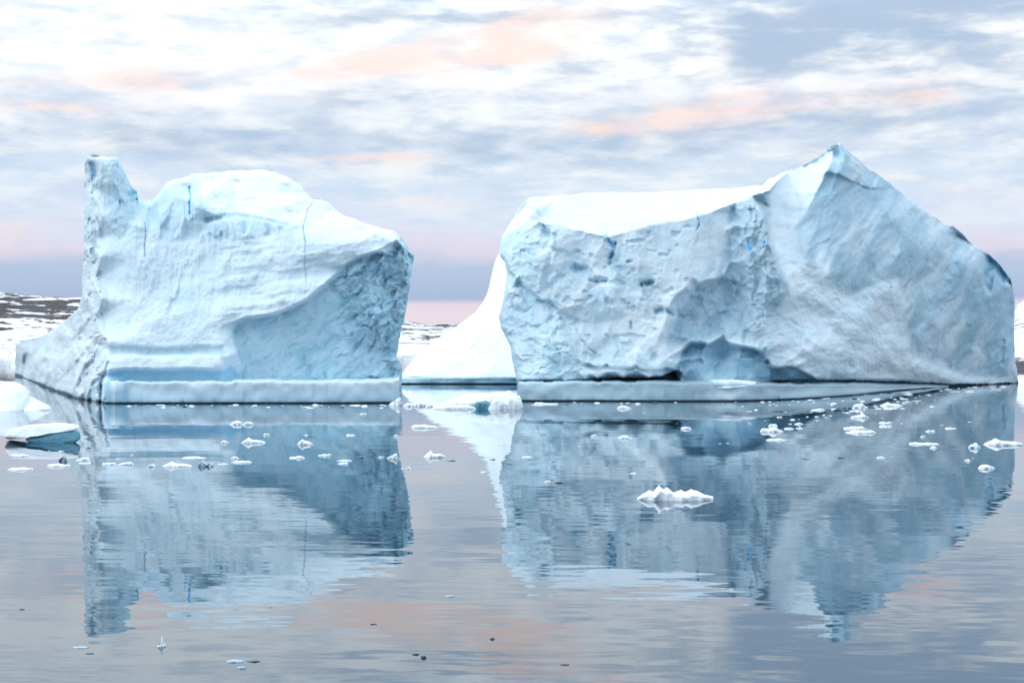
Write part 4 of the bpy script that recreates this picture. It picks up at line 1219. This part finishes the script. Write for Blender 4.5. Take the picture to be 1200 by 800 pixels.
# ================================================================== SKY
world = bpy.data.worlds.new('World')
sc.world = world
world.use_nodes = True
nt = world.node_tree
nt.nodes.clear()
out = nt.nodes.new('ShaderNodeOutputWorld')
SUN_EL, SUN_AZ = R(42), R(-105)      # azimuth from +Y (view direction) towards +X; negative is left, beyond 90 is behind the viewer
sky = nt.nodes.new('ShaderNodeTexSky')
sky.sky_type = 'NISHITA'
sky.sun_disc = False
sky.sun_elevation = SUN_EL
sky.sun_rotation = SUN_AZ
bgn = nt.nodes.new('ShaderNodeBackground')
bgn.inputs[1].default_value = 0.06
nt.links.new(sky.outputs[0], bgn.inputs[0])
tc = nt.nodes.new('ShaderNodeTexCoord')
sp = nt.nodes.new('ShaderNodeSeparateXYZ')
nt.links.new(tc.outputs['Generated'], sp.inputs[0])
x, y, z = sp.outputs
hor = mth(nt, 'SQRT', mth(nt, 'ADD', mth(nt, 'MULTIPLY', x, x), mth(nt, 'MULTIPLY', y, y)))
el = mth(nt, 'MULTIPLY', mth(nt, 'DIVIDE', z, mth(nt, 'MAXIMUM', hor, 0.02)), 16.67)     # 1 unit = 100 px
az = mth(nt, 'MULTIPLY', mth(nt, 'ARCTAN2', x, y), 16.67)
cv = nt.nodes.new('ShaderNodeCombineXYZ')
nt.links.new(az, cv.inputs[0])
nt.links.new(el, cv.inputs[1])
P3 = cv.outputs[0]
# slanting cloud streaks
nA = tex_noise(nt, 1.0, 7, 0.55, mapping(nt, P3, (0.8, 2.8, 1), (0, 0, R(-5)), (3.1, 0.4, 0)), 0.15).outputs[0]
nB = tex_noise(nt, 1.0, 6, 0.55, mapping(nt, P3, (1.3, 4.6, 1), (0, 0, R(-6)), (9.0, 4.4, 0)), 0.15).outputs[0]
nC = tex_noise(nt, 1.0, 6, 0.6, mapping(nt, P3, (1.0, 3.6, 1), (0, 0, R(-6)), (21.0, 7.0, 0)), 0.12).outputs[0]
warp = mth(nt, 'MULTIPLY', mth(nt, 'SUBTRACT', nA, 0.5), mrange(nt, el, 0.4, 2.0, 0.0, 1.3))
e2 = mth(nt, 'ADD', el, warp)
ramp = nt.nodes.new('ShaderNodeValToRGB')
nt.links.new(mth(nt, 'DIVIDE', e2, 8.0), ramp.inputs[0])
stops = [(0.0, (222, 208, 217)), (0.30, (224, 210, 219)), (0.43, (220, 207, 219)), (0.50, (163, 180, 208)), (0.85, (174, 191, 216)), (1.02, (213, 208, 224)), (1.3, (212, 219, 236)), (1.8, (210, 225, 241)), (2.2, (206, 221, 239)), (2.55, (214, 225, 239)), (2.9, (228, 232, 239)), (3.3, (239, 242, 243)), (4.1, (231, 239, 245)), (5.0, (225, 236, 244)), (8.0, (215, 228, 240))]
er = ramp.color_ramp
er.elements[0].position = 0
er.elements[0].color = srgb(*stops[0][1])
er.elements[1].position = 1
er.elements[1].color = srgb(*stops[-1][1])
for p, c in stops[1:-1]:
    e = er.elements.new(p / 8.0)
    e.color = srgb(*c)
c = ramp.outputs[0]
# grey-blue streaks
mB = mth(nt, 'MULTIPLY', mrange(nt, nB, 0.43, 0.64), mrange(nt, el, 0.9, 1.6, 0, 0.40))
c = mixc(nt, mB, c, srgb(188, 207, 230))
mW = mth(nt, 'MULTIPLY', mrange(nt, nC, 0.42, 0.66), mrange(nt, el, 1.0, 2.0, 0.0, 0.75))
c = mixc(nt, mW, c, srgb(241, 243, 243))


def patch(px, py, rx, ry, tilt=0.0):
    ry *= 1.35
    X = math.atan((px - CX) / F) * 16.67
    Y = (CY - py) / 100.0
    a = mth(nt, 'SUBTRACT', az, X)
    b = mth(nt, 'SUBTRACT', el, Y)
    b = mth(nt, 'SUBTRACT', b, mth(nt, 'MULTIPLY', a, tilt))
    a = mth(nt, 'DIVIDE', a, rx / 100)
    b = mth(nt, 'DIVIDE', b, ry / 100)
    r2 = mth(nt, 'ADD', mth(nt, 'MULTIPLY', a, a), mth(nt, 'MULTIPLY', b, b))
    return mth(nt, 'EXPONENT', mth(nt, 'MULTIPLY', r2, -1.0))


def total(lst):
    s = None
    for k, amp in lst:
        k = mth(nt, 'MULTIPLY', k, amp)
        s = k if s is None else mth(nt, 'ADD', s, k)
    return s


# blue-grey cloud banks
gB = total([(patch(950, 30, 190, 40, .05), 1.0), (patch(1130, 75, 120, 40), .7), (patch(900, 75, 90, 22, .1), .6), (patch(230, 168, 260, 20), .7), (patch(700, 170, 300, 22, .03), .7), (patch(430, 118, 70, 10), .6), (patch(1050, 150, 200, 25), .5), (patch(30, 320, 130, 22), .5), (patch(660, 90, 90, 16), .5),
            (patch(520, 22, 200, 9, .02), .8), (patch(480, -22, 300, 18, .02), 1.8), (patch(880, -40, 240, 22), 1.8), (patch(150, -35, 200, 14), 1.5), (patch(1180, -10, 180, 26), 1.8), (patch(100, -120, 260, 30), 1.0), (patch(1150, -150, 300, 50), 1.0), (patch(500, -160, 300, 30), 1.0)])
kB = mrange(nt, mth(nt, 'ADD', gB, mth(nt, 'MULTIPLY', mth(nt, 'SUBTRACT', nB, 0.5), 3.4)), 0.0, 1.3, 0, 0.85)
hB = mth(nt, 'MULTIPLY', kB, mth(nt, 'MINIMUM', gB, 1.0))
c = mixc(nt, hB, c, srgb(162, 186, 214))
# warm light caught on cloud edges
gP = total([(patch(470, 75, 170, 14, .12), 1.0), (patch(170, 102, 60, 12), .8), (patch(880, 128, 130, 14, .05), 1.0), (patch(740, 145, 70, 12, .1), .9), (patch(80, 138, 110, 7), .7), (patch(620, 55, 80, 22, .1), .6), (patch(420, 185, 90, 6), .7), (patch(1090, 118, 50, 12), .6), (patch(560, 40, 120, 14, .2), .5), (patch(40, 112, 70, 7), .5), (patch(20, 285, 120, 16), .5), (patch(720, -15, 150, 18), .9), (patch(1100, 228, 160, 14), .35), (patch(520, 235, 80, 8), .4)])
kP = mrange(nt, mth(nt, 'ADD', gP, mth(nt, 'MULTIPLY', mth(nt, 'SUBTRACT', nC, 0.5), 4.0)), -0.1, 1.4, 0, 0.70)
hP = mth(nt, 'MULTIPLY', kP, mth(nt, 'MINIMUM', mth(nt, 'MULTIPLY', gP, 1.6), 1.0))
c = mixc(nt, hP, c,  srgb(251, 219, 209))
fr = mrange(nt, mth(nt, 'DIVIDE', y, mth(nt, 'MAXIMUM', hor, 0.02)), -0.5, 0.7, 0.0, 1.0)
c = mixc(nt, mth(nt, 'MULTIPLY', mth(nt, 'SUBTRACT', 1.0, fr), 0.5), c, srgb(186, 216, 236))
bgc = nt.nodes.new('ShaderNodeBackground')
nt.links.new(c, bgc.inputs[0])
# sky brightened above the frame for the water, behind the viewer for the bergs
fr = mrange(nt, mth(nt, 'DIVIDE', y, mth(nt, 'MAXIMUM', hor, 0.02)), -0.5, 0.7, 0.0, 1.0)
lum = nt.nodes.new('ShaderNodeRGBToBW')
nt.links.new(c, lum.inputs[0])
br = mth(nt, 'ADD', mrange(nt, el, 0.6, 2.6, 1.16, 1.08), mth(nt, 'ADD', mrange(nt, el, 3.75, 4.9, 0.0, 1.5), mrange(nt, el, 2.3, 3.5, 0.0, 0.05)))
br = mth(nt, 'ADD', br, mth(nt, 'MULTIPLY', mrange(nt, lum.outputs[0], 0.66, 0.95, 0.0, 0.16), mrange(nt, el, 1.6, 3.0)))
nt.links.new(mth(nt, 'ADD', mth(nt, 'MULTIPLY', fr, br), mth(nt, 'MULTIPLY', mth(nt, 'SUBTRACT', 1.0, fr), 1.31)), bgc.inputs[1])
mx = nt.nodes.new('ShaderNodeMixShader')
mx.inputs[0].default_value = 0.97
nt.links.new(bgn.outputs[0], mx.inputs[1])
nt.links.new(bgc.outputs[0], mx.inputs[2])
nt.links.new(mx.outputs[0], out.inputs[0])
world.cycles.sampling_method = 'MANUAL'
world.cycles.sample_map_resolution = 1024

sun = bpy.data.lights.new('sun', 'SUN')
sun.energy = 1.1
sun.angle = R(45)
sun.color = (1.0, 0.985, 0.96)
so = bpy.data.objects.new('sun', sun)
col.objects.link(so)
dv = Vector((math.sin(SUN_AZ) * math.cos(SUN_EL), math.cos(SUN_AZ) * math.cos(SUN_EL), math.sin(SUN_EL)))
so.rotation_euler = (-dv).to_track_quat('-Z', 'Y').to_euler()

# ================================================================== CAMERA
cam = bpy.data.cameras.new('camera')
cam.sensor_width = 36
cam.lens = F / 1200 * 36
cam.clip_end = 60000
cam.clip_start = 0.5
co = bpy.data.objects.new('camera', cam)
col.objects.link(co)
co.location = (0, 0, CH)
co.rotation_euler = (R(90), 0, 0)
sc.camera = co
sc.view_settings.view_transform = 'Standard'
sc.view_settings.look = 'None'
sc.view_settings.exposure = 0
sc.view_settings.gamma = 1
sc.render.engine = 'CYCLES'
sc.cycles.max_bounces = 6
sc.cycles.use_denoising = True
